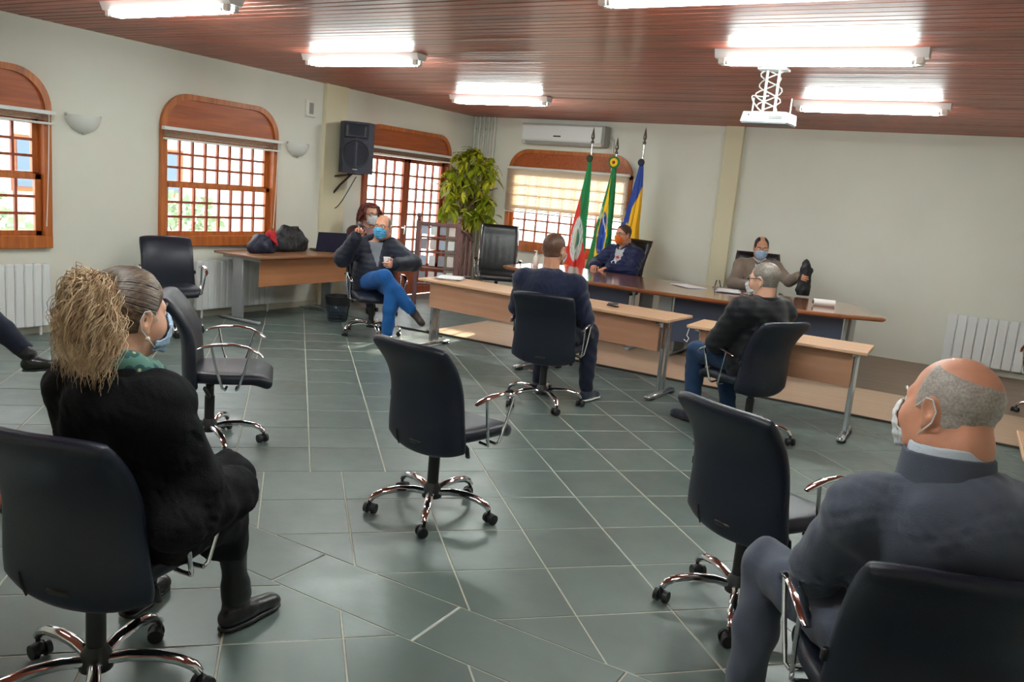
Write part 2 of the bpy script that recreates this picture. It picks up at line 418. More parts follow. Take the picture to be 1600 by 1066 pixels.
def window(name, side, hole, ztop, nc, rows, parent_name=None):
    u0, u1, z0, z1 = hole; X = wall_xf(side); w = sempty(name)
    fr = MB()
    for a, b in ((u0, u0+.07), (u1-.07, u1)): wbox(fr, X, a, b, -.10, .045, z0-.02, z1, .004)
    wbox(fr, X, u0, u1, -.10, .05, z0-.02, z0+.09, .004); wbox(fr, X, u0, u1, -.10, .02, z1-.05, z1, .004)
    obj('window_frame', fr, M_win, w, smooth=False)
    zm = (z0+.09+z1-.05)/2
    for k, (a, b, n) in enumerate(((z0+.09, zm+.03, -.03), (zm-.0, z1-.05, -.065))):
        sh = MB(); p, q = u0+.07, u1-.07
        for c, d in ((p, p+.055), (q-.055, q)): wbox(sh, X, c, d, n-.02, n+.02, a, b, .003)
        wbox(sh, X, p, q, n-.02, n+.02, a, a+.045, .003); wbox(sh, X, p, q, n-.02, n+.02, b-.05, b, .003)
        o = obj('sash', sh, M_win, w, smooth=False)
        lattice(X, p+.055, q-.055, a+.045, b-.05, nc, rows, n, o, M_door)
    header('h', X, u0-.0, u1+.0, z1, ztop, .34, w)
    return w
window('window_1', 'left', W1, 2.34, 8, 3); window('window_2', 'left', W2, 2.34, 8, 3)
window('window_3', 'back', BWN, 2.30, 9, 3)
# balcony door: two glazed leaves
X = wall_xf('left'); d = sempty('door_1'); u0, u1, z0, z1 = DR
fr = MB()
for a, b in ((u0, u0+.08), (u1-.08, u1)): wbox(fr, X, a, b, -.12, .05, 0, z1, .004)
wbox(fr, X, u0, u1, -.12, .04, z1-.1, z1, .004); obj('door_frame', fr, M_door, d, smooth=False)
um = (u0+u1)/2
for a, b in ((u0+.085, um-.004), (um+.004, u1-.085)):
    lf = MB()
    for c, e in ((a, a+.07), (b-.07, b)): wbox(lf, X, c, e, -.06, -.015, .012, z1-.105, .003)
    wbox(lf, X, a, b, -.06, -.015, .012, .12, .003); wbox(lf, X, a, b, -.06, -.015, z1-.16, z1-.105, .003)
    wbox(lf, X, a+.06, b-.06, -.05, -.03, .10, .42, .003); wbox(lf, X, a, b, -.06, -.015, .40, .46, .003)
    o = obj('door_leaf', lf, M_door, d, smooth=False)
    lattice(X, a+.07, b-.07, .46, z1-.16, 4, 8, -.0375, o, M_door, .026)
hd = MB().cyl((.0, um-.06, 1.0), (.05, um-.06, 1.0), .012).box((.055, um-.06, .97), (.016, .022, .14), bev=.005); obj('door_handle', hd, M_steel, d)
header('h', X, u0, u1, z1, 2.38, .30, d)

# venetian blinds
def blind(side, u0, u1, ztop, zbot, label, spacing, nbunch, tilt):
    X = wall_xf(side); mid = X((u0+u1)/2, .075, ztop)
    t = thing('venetian_blind', label, 'blind', mid)
    def P(u, n, z): q = X(u, n, z); return tuple(q[i]-mid[i] for i in range(3))
    hr = MB(); wbox(hr, P, u0, u1, .05, .10, ztop-.035, ztop, .004); obj('head_rail', hr, M_whitep, t, smooth=False)
    sl = MB(); z = ztop-.045
    while z > zbot+.03:
        a, b = .055, .098; dz = .010*tilt
        sl.add([P(u0+.01, a, z-dz), P(u1-.01, a, z-dz), P(u1-.01, b, z+dz), P(u0+.01, b, z+dz),
                P(u0+.01, a, z-dz-.0012), P(u1-.01, a, z-dz-.0012), P(u1-.01, b, z+dz-.0012), P(u0+.01, b, z+dz-.0012)],
               [(0, 1, 2, 3), (7, 6, 5, 4), (0, 4, 5, 1), (2, 6, 7, 3), (0, 3, 7, 4), (1, 5, 6, 2)])
        z -= spacing
    o = obj('slats', sl, M_blind, t, smooth=False); o['kind'] = 'stuff'
    br = MB(); wbox(br, P, u0+.01, u1-.01, .06, .095, zbot, zbot+.02, .003); obj('bottom_rail', br, M_whitep, t, smooth=False)
    cd = MB(); cd.tube([P(u1-.06, .09, ztop-.03), P(u1-.07, .09, ztop-.5), P(u1-.09, .085, .98)], .004, 5); obj('pull_cord', cd, M_whitep, t)
    return t
blind('left', W1[0]-.01, W1[1]+.01, 1.99, 1.87, 'cream slatted blind raised at the arched window cut by the left edge', .012, 8, .1)
blind('left', W2[0]-.01, W2[1]+.01, 1.99, 1.86, 'cream slatted blind raised on arched window beside the desk with bags', .012, 8, .1)
blind('left', DR[0]+.02, DR[1]-.02, 2.09, 1.98, 'cream slatted blind bunched above glazed double door', .012, 8, .1)
blind('back', BWN[0]-.0, BWN[1]-.02, 2.03, 1.34, 'cream slatted blind half lowered at window behind flags', .024, 0, 1.06)

# ------------------------------------------------------------------ exterior
ext = struct(obj('ground_outside', MB().box((0, 3, -.32), (90, 60, .3)), mat('pale_paving', (190, 186, 176), .8, noise=(.6, .1)), smooth=False))
M_leafx = mat('shrub_leaf', (140, 160, 130), .6, var=.2)
def shrub(p, s, lab, n=260):
    t = thing('garden_shrub', lab, 'shrub', p, 0)
    mb = MB()
    for i in range(n):
        a, b = random.random()*2*PI, math.acos(random.uniform(-.4, 1)); r = s*random.uniform(.55, 1)
        c = Vector((r*math.cos(a)*math.sin(b), r*math.sin(a)*math.sin(b), s*.75+r*math.cos(b)*.9)); l = s*.17
        R = Euler((random.uniform(0, 6), random.uniform(0, 6), random.uniform(0, 6))).to_matrix()
        mb.add([c+R @ Vector(q)*l for q in ((-.5, 0, 0), (0, -.6, .1), (.5, 0, 0), (0, .6, .1))], [(0, 1, 2, 3)])
    o = obj('foliage', mb, M_leafx, t, smooth=False); o['kind'] = 'stuff'
    st = MB()
    for i in range(5):
        a = 2*PI*i/5; st.tube([(0, 0, 0), (s*.2*math.cos(a), s*.2*math.sin(a), s*.5), (s*.5*math.cos(a), s*.5*math.sin(a), s)], [.03, .02, .008], 5)
    obj('stem', st, M_trunk, t)
M_trunk = mat('bark', (92, 74, 58), .85, noise=(14, .25), bump=(26, .5))
for p, s, lab in (((-5.4, -1.2, -.17), .8, 'low shrub outside the window beside the desk with bags, towards the room corner'), ((-5.6, -3.1, -.17), .62, 'low shrub outside the window beside the desk with bags, middle one'),
                  ((-5.2, -4.9, -.17), .8, 'low shrub outside between the two arched side windows'), ((-4.4, -6.6, -.17), .75, 'low shrub outside the arched window cut by the left edge')):
    shrub(p, s, lab)
t = thing('garden_house', 'pale house with a red tiled roof outside the side windows', 'house', (-13.5, -1.5, -.17))
obj('house_wall', MB().box((0, 0, 1.4), (5, 14, 2.8)), mat('house_paint', (232, 214, 204), .8), t, smooth=False)
obj('roof', MB().add([(-3, -7.6, 2.8), (3, -7.6, 2.8), (3, 7.6, 2.8), (-3, 7.6, 2.8), (0, -7.6, 4.1), (0, 7.6, 4.1)], [(0, 1, 2, 3), (0, 4, 5, 3), (1, 2, 5, 4), (0, 1, 4), (3, 5, 2)]),
    mat('roof_tile', (176, 96, 76), .8, noise=(2, .2)), t, smooth=False)
for y in (-5, -2, 1, 4): 
    o = obj('window', MB().box((2.5, y, 1.5), (.1, 1.3, 1.2)), M_winh, t, smooth=False); obj('pane', MB().box((2.56, y, 1.5), (.02, 1.1, 1.0)), mat('far_pane', (90, 110, 130), .1) if y == -5 else bpy.data.materials['far_pane'], o, smooth=False)

# ------------------------------------------------------------------ ceiling lamps
def lamp_proto():
    t = thing('fluorescent_lamp', 'x', 'ceiling lamp', (0, 0, H-.002))
    hb = MB(); L_ = 1.36
    hb.add([(-L_/2, -.075, 0), (L_/2, -.075, 0), (L_/2, .075, 0), (-L_/2, .075, 0), (-L_/2, -.05, -.055), (L_/2, -.05, -.055), (L_/2, .05, -.055), (-L_/2, .05, -.055)],
           [(0, 1, 2, 3), (4, 5, 6, 7), (0, 4, 5, 1), (1, 5, 6, 2), (2, 6, 7, 3), (3, 7, 4, 0)])
    obj('housing', hb, M_white, t, smooth=False)
    for s in (-1, 1):
        obj('tube', MB().cyl((-.605, s*.033, -.082), (.605, s*.033, -.082), .0165, n=12), M_tube, t)
        for e in (-1, 1):
            cb = MB().box((e*.63, s*.033, -.074), (.05, .034, .045), bev=.006).cyl((e*.605, s*.033, -.082), (e*.585, s*.033, -.082), .0172, n=12)
            obj('lamp_holder', cb, M_whitep, t)
    return t
lp = lamp_proto(); first = True
for (x, y, lab) in ((2.02, -2.55, 'white twin tube ceiling lamp over the corner with the plant'), (2.18, -5.2, 'white twin tube ceiling lamp over the desk with bags'),
                    (2.17, -7.22, 'white twin tube ceiling lamp highest up at the left, above the arched side windows'), (6.17, -2.72, 'white twin tube ceiling lamp just behind the projector'),
                    (6.17, -5.25, 'white twin tube ceiling lamp in front of the projector mount'), (6.05, -7.0, 'white twin tube ceiling lamp cut by the top edge of the picture'),
                    (2.1, -9.8, 'white twin tube ceiling lamp out of view at the rear, over the side windows'), (6.1, -9.6, 'white twin tube ceiling lamp out of view above the viewer')):
    o = lp if first else copy_tree(lp); first = False; o.location = (x, y, H-.002); relabel(o, lab)

# ------------------------------------------------------------------ wall fittings
M_frost = mat('frosted_glass', (226, 228, 222), .55)
for i, (y, lab) in enumerate(((-6.49, 'frosted glass half bowl wall light between the two arched windows'), (-3.80, 'frosted glass half bowl wall light beside the pilaster and loudspeaker'))):
    t = thing('wall_light', lab, 'wall light', (.0, y, 1.93))
    mb = MB(); n = 14; m = 8
    for j in range(m+1):
        ph = PI/2*j/m
        for k in range(n+1):
            a = -PI/2+PI*k/n; r = math.cos(ph)
            mb.v.append((.005+.13*r*math.cos(a), .17*r*math.sin(a), .06-.16*math.sin(ph)))
    for j in range(m):
        for k in range(n): q = j*(n+1)+k; mb.f.append((q, q+1, q+n+2, q+n+1))
    obj('bowl', mb, M_frost, t, smooth=True)
    for a, z in ((-.165, .055), (.165, .055), (0, -.1)):
        obj('clip', MB().box((.02, a, z), (.03, .018, .025), bev=.004), M_steel, t)
# loudspeaker on a bracket
t = thing('loudspeaker', 'black box loudspeaker on a bracket above the red haired woman', 'loudspeaker', (.30, -3.06, 1.70), rad(38))
sp = MB(); prof = [(-.20, .16), (.20, .16), (.21, -.06), (.15, -.2), (.0, -.235), (-.15, -.2), (-.21, -.06)]
M_spk = mat('speaker_cabinet', (46, 48, 64), .6, bump=(180, .2)); M_spkd = mat('speaker_grille', (34, 36, 50), .7, bump=(300, .35, 'voronoi'))
obj('cabinet', MB().prism(prof, 0, .62), M_spk, t, smooth=25)
hn = MB(); hn.box((0, -.226, .51), (.30, .03, .17), bev=.012); obj('horn_surround', hn, M_spkd, t)
hm = MB(); hm.add([(-.12, -.243, .44), (.12, -.243, .44), (.12, -.243, .57), (-.12, -.243, .57), (-.03, -.235, .485), (.03, -.235, .485), (.03, -.235, .525), (-.03, -.235, .525)],
       [(0, 1, 5, 4), (1, 2, 6, 5), (2, 3, 7, 6), (3, 0, 4, 7), (4, 5, 6, 7)]); obj('horn', hm, M_black, t, smooth=False)
gr = MB(); gr.tube([(.16*math.cos(a), -.232+.03*abs(math.cos(a))**2, .23+.16*math.sin(a)) for a in [2*PI*i/24 for i in range(25)]], .008, 6, caps=False); obj('woofer_ring', gr, M_black, t)
obj('woofer', MB().lathe([(1e-4, .0), (.05, .0), (.14, .018)], (0, -.212, .23), 24, Euler((PI/2, 0, 0))), M_spkd, t)
obj('badge', MB().box((.0, -.237, .045), (.06, .006, .014), bev=.002), M_grey, t)
bk = thing('speaker_bracket', 'black steel wall bracket under the loudspeaker', 'bracket', (.0, -3.17, 1.52))
obj('wall_plate', MB().box((.02, 0, .0), (.03, .06, .30), bev=.004), M_black, bk)
br = MB().tube([(.03, 0, -.10), (.12, .03, .02), (.25, .08, .16)], .014, 6).tube([(.03, 0, .12), (.26, .09, .165)], .012, 6).box((.29, .11, .17), (.14, .14, .014), bev=.003)
obj('bracket_arm', br, M_black, bk)
cb = MB(); cb.tube([(.02+.17*(i/20)**2, -3.28+.36*i/20, 1.46-.30*math.sin(PI*(i/20)**.8)+.20*i/20) for i in range(21)], .006, 6)
tag(obj('cable', cb, M_black), 'thin dark cable looping below the loudspeaker', 'cable')
# switch box, corner pipes, air conditioner
t = thing('wall_vent', 'small pale vent plate high on the wall beside the pilaster', 'vent', (0, -3.60, 2.42))
obj('plate', MB().box((.012, 0, 0), (.03, .16, .2), bev=.005), M_wall, t); obj('grille', MB().box((.026, 0, 0), (.01, .07, .13), bev=.002), mat('vent_grey', (150, 150, 144), .6), t)
M_pipe = mat('painted_pipe', (206, 204, 194), .45)
for i, (x, lab) in enumerate(((.05, 'nearest to the corner'), (.135, 'second from the corner'), (.22, 'third from the corner'), (.305, 'fourth from the corner'), (.41, 'farthest from the corner, thickest'))):
    r = .026 if i == 4 else .019
    t = thing('wall_pipe', 'white painted vertical pipe behind the plant, '+lab, 'pipe', (x, -.045, 0), 0)
    obj('pipe', MB().cyl((0, 0, .0), (0, 0, H), r, n=12), M_pipe, t)
    for z in (.5, 1.5, 2.55): obj('pipe_clip', MB().cyl((0, 0, z), (0, 0, z+.03), r+.005, n=12).box((0, .02, z+.015), (.02, .05, .03)), M_pipe, t)
t = thing('air_conditioner', 'white split air conditioner above the window with flags', 'air conditioner', (1.66, -.004, 2.38))
ac = MB(); P = [(-.0, .0), (-.17, .0), (-.215, .05), (-.22, .27), (-.19, .295), (.0, .295)]
ac.add([(-.66, a, b) for a, b in P]+[(.66, a, b) for a, b in P], [tuple(range(6)), tuple(range(6, 12))]+[(i, (i+1) % 6, 6+(i+1) % 6, 6+i) for i in range(6)])
obj('body', ac, M_whitep, t, smooth=25)
obj('front_panel', MB().box((-.05, -.222, .165), (1.16, .012, .2), bev=.004), M_white, t)
obj('louvre', MB().box((-.05, -.19, .022), (1.1, .06, .012), Euler((rad(-42), 0, 0)), bev=.003), mat('ac_louvre', (176, 178, 176), .5), t)
obj('badge', MB().box((-.05, -.229, .115), (.12, .004, .018)), M_black, t)
obj('side_cap', MB().box((.675, -.1, .15), (.05, .2, .28), bev=.01), mat('ac_grey', (168, 168, 164), .5), t)
cd = MB().tube([(2.36, -.03, 2.55), (2.42, -.02, 2.5), (2.43, -.02, 2.3), (2.44, -.02, 2.05)], .012, 6); tag(obj('pipe_cover', cd, M_pipe), 'thin white line running down beside the air conditioner', 'pipe')
# radiators
def radiator(label, x, y, z, n, pitch, h, side):
    t = thing('radiator', label, 'radiator', (x+(.012 if side == 'left' else 0), y-(.012 if side == 'back' else 0), z), 0 if side == 'back' else rad(90))
    mb = MB().box((0, 0, 0), (pitch*.94, .055, h), bev=.01); me = mb.mesh('rib', M_white, 30)
    for i in range(n):
        o = bpy.data.objects.new('rib', me); COL.objects.link(o); o.parent = t; o.location = ((i-(n-1)/2)*pitch, -.075, h/2)
    L_ = n*pitch
    obj('manifold', MB().cyl((-L_/2, -.07, .05), (L_/2, -.07, .05), .02, n=10).cyl((-L_/2, -.07, h-.05), (L_/2, -.07, h-.05), .02, n=10), M_white, t)
    obj('wall_bracket', MB().box((-L_*.3, -.025, h*.8), (.04, .05, .06)).box((L_*.3, -.025, h*.8), (.04, .05, .06)), M_white, t, smooth=False)
    for s in (-1, 1): obj('foot', MB().cyl((s*L_*.42, -.075, -z), (s*L_*.42, -.075, .04), .012, n=8), M_white, t)
    return t
radiator('white ribbed radiator below the arched window at the left edge', .0, -7.42, .08, 14, .08, .57, 'left')
radiator('white ribbed radiator behind the empty chair and desk with bags', .0, -4.72, .09, 14, .08, .54, 'left')
radiator('white ribbed radiator on the back wall behind the bald man in a suit', 7.66, .0, .10, 12, .105, .58, 'back')

# ------------------------------------------------------------------ projector on ceiling mount
t = thing('projector_mount', 'white tubular ceiling mount with looped cables above the projector', 'mount', (5.72, -4.55, H-.003))
obj('ceiling_plate', MB().box((0, 0, -.01), (.22, .14, .02), bev=.004), M_white, t)
for s in (-1, 1): obj('rod', MB().cyl((s*.045, 0, -.01), (s*.045, 0, -.33), .011, n=10), M_white, t)
obj('bracket', MB().box((0, 0, -.335), (.2, .12, .014), bev=.003).cyl((-.13, .02, -.335), (-.13, .02, -.22), .006).cyl((.16, .02, -.335), (.16, .02, -.22), .006), M_white, t)
cb = MB()
for k in range(3): cb.tube([(-.03+.09*math.sin(i*.5+k*2)+.01*k, .03+.02*math.cos(i+k), -.02-.30*i/16) for i in range(17)], .0055, 6)
cb.tube([(-.02-.13*math.sin(PI*i/14), .03, -.17-.03*math.cos(PI*i/14*2)-.01*i) for i in range(15)], .0055, 6); obj('cables', cb, M_whitep, t)
t = thing('projector', 'white ceiling projector hanging behind the lamp', 'projector', (5.73, -4.55, 2.335), rad(-3))
pj = MB().add([(-.18, -.13, 0), (.18, -.13, 0), (.18, .13, 0), (-.18, .13, 0), (-.165, -.12, .075), (.165, -.12, .075), (.175, .12, .075), (-.175, .12, .075)],
      [(0, 1, 2, 3), (4, 5, 6, 7), (0, 4, 5, 1), (1, 5, 6, 2), (2, 6, 7, 3), (3, 7, 4, 0)]); obj('case', pj, M_white, t, smooth=False)
obj('base_plate', MB().box((0, 0, -.006), (.35, .25, .014), bev=.003), mat('projector_grey', (120, 120, 124), .5), t)
obj('vent_slots', MB().box((.09, -.128, .04), (.1, .012, .008)).box((.09, -.13, .028), (.1, .012, .008)), mat('slot_grey', (130, 132, 132), .6), t, smooth=False)
obj('lens', MB().lathe([(.035, 0), (.035, .03), (.028, .03), (.026, .015), (1e-4, .02)], (.08, .128, .04), 18, Euler((-PI/2, 0, 0))), M_black, t)
obj('power_light', MB().cyl((-.12, -.121, .05), (-.12, -.129, .05), .006, n=8), M_black, t)
obj('mount_boss', MB().cyl((0, 0, .07), (0, 0, .082), .05, n=14), M_black, t)

# ------------------------------------------------------------------ task chairs
def sheet(fn, nu, nv, thick, mb):
    """closed slab around the surface fn(u,v)->(point, normal), u,v in [-1,1], edges rounded by tapering thickness"""
    A = []; B = []
    for j in range(nv+1):
        for i in range(nu+1):
            u = -math.cos(PI*i/nu); v = -math.cos(PI*j/nv); p, n = fn(u, v)
            e = max(0, 1-max(abs(u)**10, abs(v)**10))**.5; tt = thick(u, v)*(.12+.88*e)
            A.append(p+n*tt*.5); B.append(p-n*tt*.5)
    N_ = len(A); W_ = nu+1; fs = []
    for j in range(nv):
        for i in range(nu):
            q = j*W_+i; fs.append((q, q+1, q+W_+1, q+W_)); fs.append((N_+q, N_+q+W_, N_+q+W_+1, N_+q+1))
    edge = [i for i in range(nu+1)]+[j*W_+nu for j in range(1, nv+1)]+[nv*W_+i for i in range(nu-1, -1, -1)]+[j*W_ for j in range(nv-1, 0, -1)]
    for a in range(len(edge)):
        p, q = edge[a], edge[(a+1) % len(edge)]; fs.append((p, N_+p, N_+q, q))
    return mb.add(A+B, fs)
def back_fn(u, v, w0=.268, w1=.246, z0=.375, z1=.915):
    # v -1 bottom .. 1 top; squircle outline, lumbar bulge, wraps round the sitter
    t = (v+1)/2
    uu = u*(1-.045*abs(v)**12); z = z0+(z1-z0)*t; vv = z - .018*abs(u)**6*max(0, v-.6)/.4 + .020*abs(u)**6*max(0, -v-.6)/.4
    w = (w0+(w1-w0)*t)*(1-.05*max(0, -v-.3)**2)
    w *= 1-.07*math.sin(PI*t)
    y = -.20-.145*t**1.3+.046*math.sin(PI*t*1.15)-.02*math.sin(2*PI*t)
    y += .055*abs(u)**2.2*(1-.3*t)
    lo = -.035*(1-abs(u)**2)*(1-t)**3      # lower edge bows down in the middle
    return Vector((w*uu, y, vv+lo))
def surf_n(f, u, v):
    e = 1e-3; p = f(u, v); a = f(min(u+e, 1), v)-f(max(u-e, -1), v); b = f(u, min(v+e, 1))-f(u, max(v-e, -1))
    n = a.cross(b); return p, (n.normalized() if n.length > 1e-12 else Vector((0, -1, 0)))
def seat_fn(u, v):
    w = .245*(1-.07*max(0, -v))*(1-.12*abs(v)**5); uu = u*(1-.06*abs(v)**4)
    y = .045+.222*v; z = .445+.012*abs(u)**2-.05*max(0, v-.45)**2*3.0
    return Vector((w*uu, y, z))
def star_base(t, leg_m, r=.315):
    hb = MB().lathe([(.05, .085), (.052, .10), (.045, .135), (.03, .16)], n=18); obj('hub', hb, M_black, t)
    gl = MB().lathe([(.029, .14), (.029, .30), (.024, .30), (.024, .415)], n=16); obj('gas_cylinder', gl, M_black, t)
    for k in range(5):
        a = 2*PI*k/5+.35; ca, sa = math.cos(a), math.sin(a)
        pts = [(d*ca, d*sa, z) for d, z in ((.03, .112), (.10, .128), (.18, .130), (.25, .118), (.295, .098), (r, .074))]
        lg = obj('leg', MB().tube(pts, [.021, .021, .021, .020, .019, .016], 10, flat=.85), leg_m, t)
        c = Vector((r*ca, r*sa, 0)); ta = a+1.1+k; tx = Vector((-math.sin(ta), math.cos(ta), 0)); fw = Vector((math.cos(ta), math.sin(ta), 0)); cs = MB()
        o = c+fw*.012
        for s in (-1, 1):
            p = o+tx*(s*.012)+Vector((0, 0, .029)); q = o+tx*(s*.031)+Vector((0, 0, .029))
            cs.cyl(p, q, .028, .025, n=14)
        cs.ell(o+Vector((0, 0, .034)), (.022, .022, .024), 10, 6).cyl(c+Vector((0, 0, .03)), c+Vector((0, 0, .088)), .008, n=8)
        obj('caster', cs, M_black, lg)
def chair_proto():
    t = thing('office_chair', 'x', 'office chair')
    star_base(t, M_chrome)
    mb = MB().box((0, -.03, .41), (.2, .30, .035), bev=.012).box((0, -.16, .405), (.08, .16, .02), bev=.006); obj('seat_mechanism', mb, M_black, t)
    lv = MB().tube([(.08, -.05, .405), (.17, -.06, .40), (.20, -.07, .395)], .006, 6).box((.215, -.085, .375), (.028, .02, .075), Euler((rad(25), rad(12), 0)), bev=.008); obj('lever', lv, M_black, t)
    st = sheet(lambda u, v: surf_n(seat_fn, u, v), 18, 18, lambda u, v: .075, MB()); obj('seat', st, M_leather, t, smooth=True)
    bk = sheet(lambda u, v: surf_n(back_fn, u, v), 24, 24, lambda u, v: .066, MB()); bo = obj('backrest', bk, M_leather, t, smooth=True)
    p, n = surf_n(back_fn, -.55, -.72); q, n2 = surf_n(back_fn, -.52, -.98)
    sm = MB().tube([p+n*.033 if n.y < 0 else p-n*.033, (p+q)/2+(n if n.y < 0 else -n)*.033, q+(n2 if n2.y < 0 else -n2)*.022], .0035, 5); obj('seam', sm, M_black, bo)
    p = back_fn(-1, -.2); obj('side_tag', MB().box(p+Vector((-.006, -.005, 0)), (.02, .02, .035), bev=.004), M_black, bo)
    for s in (-1, 1):
        ar = MB()
        ar.tube([(s*.20, .02, .405), (s*.262, .015, .402), (s*.272, .0, .415), (s*.285, -.035, .53), (s*.292, -.06, .655)], .0075, 8)
        ar.tube([(s*.20, .075, .405), (s*.262, .075, .402), (s*.272, .085, .415), (s*.283, .12, .52), (s*.292, .155, .645)], .0075, 8)
        a = obj('armrest', ar, M_chrome, t)
        pd = MB().tube([(s*.290, -.135, .640), (s*.292, -.11, .652), (s*.294, -.04, .668), (s*.294, .05, .672), (s*.292, .13, .658), (s*.288, .185, .630), (s*.285, .215, .605)],
                       [.012, .019, .021, .02, .019, .018, .012], 12, flat=.45, flat_axis=(0, 0, 1)); obj('arm_bar', pd, M_chrome, a)
    for ch in t.children:
        if ch.name.split('.')[0] not in ('hub', 'gas_cylinder', 'leg'): ch.location.y += UP
    return t
UP = .085
cp = chair_proto()
CH = {}
for k, x, y, a, lab in (
        ('C1', 5.14, -7.87, 8, 'empty navy black office chair with chrome arms alone in the middle of the floor'),
        ('C2', 6.71, -7.85, 26, 'empty navy black office chair between the middle chair and the man in a suit'),
        ('Cw', 5.215, -9.72, -16, 'navy black office chair under the woman with the big blonde ponytail'),
        ('Cn', 4.46, -5.40, -13, 'navy black office chair under the man seen from behind at the long desk'),
        ('Cb', 5.95, -5.08, -62, 'navy black office chair under the man in black jacket and glasses'),
        ('C7', 3.53, -7.93, 44, 'empty black office chair seen from the side beside the blonde woman'),
        ('C8', .58, -5.98, 118, 'empty black office chair against the wall near the desk with bags'),
        ('Cj', 1.82, -4.40, 128, 'office chair under the bald man in blue jeans'),
        ('Cs', 7.38, -8.87, -23, 'black office chair under the bald man in a grey suit'),
        ('Cr', .54, -2.98, 118, 'office chair under the red haired woman behind the desk with bags'),
        ('Cx', 8.12, -2.10, 200, 'black office chair cut by the right edge near the radiator'),
        ('Cl', 1.86, -8.62, 60, 'office chair under the person cut by the left edge')):
    o = cp if k == 'C1' else copy_tree(cp); o.rotation_euler = (0, 0, -rad(a)); relabel(o, lab); CH[k] = (x, y, -rad(a))
    e = UP if k in ('Cn', 'Cb', 'Cj', 'Cs', 'Cr', 'Cl') else .035 if k == 'Cw' else 0; o.location = (x-e*math.sin(rad(a)), y-e*math.cos(rad(a)), 0)

def exec_proto():
    t = thing('executive_chair', 'x', 'office chair'); star_base(t, M_chrome, .32)
    obj('seat_mechanism', MB().box((0, 0, .41), (.22, .26, .03), bev=.01), M_black, t)
    obj('seat', sheet(lambda u, v: surf_n(lambda a, b: Vector((.26*a*(1-.08*abs(b)**5), .03+.26*b, .46-.05*max(0, b-.5)**2*3)), u, v), 16, 16, lambda u, v: .09, MB()), M_leather2, t, smooth=True)
    def f(u, v): 
        tt = (v+1)/2; return Vector((.258*u*(1-.05*abs(v)**8), -.22-.16*tt**1.2+.03*math.sin(PI*tt*1.2)+.03*u*u, .45+.70*tt))
    def th(u, v):
        r = .055
        if v > .62: r += .03*math.sin(PI*min(1, (v-.62)/.38))
        elif abs(u) < .8: r -= .008*max(0, math.cos(u*PI*5.2))**6
        return r
    b = obj('backrest', sheet(lambda u, v: surf_n(f, u, v), 30, 30, th, MB()), M_leather2, t, smooth=True)
    for s in (-1, 1):
        obj('side_frame', MB().tube([f(s*1.0, -1+2*i/10)+Vector((s*.01, -.01, 0)) for i in range(11)], .009, 8), M_chrome, b)
        a = obj('armrest', MB().tube([(s*.24, .05, .42), (s*.30, .05, .44), (s*.315, .08, .60), (s*.315, .04, .655), (s*.31, -.15, .66), (s*.27, -.26, .62)], .012, 8), M_chrome, t)
        obj('arm_pad', MB().box((s*.313, -.04, .675), (.05, .24, .022), bev=.01), M_black, a)
    return t
ep = exec_proto()
for i, (x, y, a, lab) in enumerate(((1.40, -1.25, 148, 'empty high backed black leather chair at the end of the glossy dais table'),
                                  (3.10, -1.02, 198, 'high backed black leather chair under the man with orange mask'),
                                  (4.93, -.92, 162, 'high backed black leather chair under the man in the brown blazer'))):
    o = ep if i == 0 else copy_tree(ep); o.location = (x, y, .013); o.rotation_euler = (0, 0, -rad(a)); relabel(o, lab); CH['E%d' % i] = (x, y, -rad(a))

# ------------------------------------------------------------------ desks
def desk(label, x0, y0, length, depth, ang, h=.71, panel_bot=.42):
    """local: front-left top corner at the origin, front edge along +x, depth towards +y"""
    t = thing('desk', label, 'desk', (x0, y0, 0), ang)
    obj('desktop', MB().box((length/2, depth/2, h-.0125), (length-.004, depth, .025), bev=.004), M_desk, t, smooth=False)
    obj('modesty_panel', MB().box((length/2, .09, (h-.03+panel_bot)/2), (length-.20, .018, h-.03-panel_bot), bev=.002), M_deskp, t, smooth=False)
    obj('rail', MB().box((length/2, depth/2, h-.045), (length-.2, .05, .04), bev=.004), M_grey, t, smooth=False)
    for s in (0, 1):
        x = .09 if s == 0 else length-.09; y = depth*.42
        l = obj('leg', MB().box((x, y-.045, (h-.03)/2+.03), (.038, .04, h-.08), bev=.008).box((x, y+.045, (h-.03)/2+.03), (.038, .04, h-.08), bev=.008).box((x, y, (h-.03)/2+.03), (.016, .07, h-.1)), M_steel, t)
        obj('foot', MB().box((x, depth*.42, .030), (.055, depth*.96, .028), bev=.008), M_steel, l)
        obj('top_bracket', MB().box((x, depth*.42, h-.035), (.04, depth*.8, .02), bev=.004), M_steel, l)
        for e in (.04, depth*.8): obj('glide', MB().box((x, e+.015, .009), (.062, .07, .018), bev=.005), M_black, l)
    return t
A_ = math.atan2(-.19, 2.73)
desk('light beech desk beside the bald man in jeans, left half of the long row', 2.42, -4.46, 1.37, .50, A_)
desk('light beech desk in front of the man seen from behind, joining on the right', 2.42+1.37*math.cos(A_), -4.46+1.37*math.sin(A_), 1.37, .56, A_)
desk('light beech desk behind the man in black jacket and glasses', 5.34, -4.71, 1.38, .49, rad(1.5))
desk('light beech desk cut by the right edge behind the bald man in a suit', 7.66, -7.02, .96, .55, rad(2), panel_bot=.40)
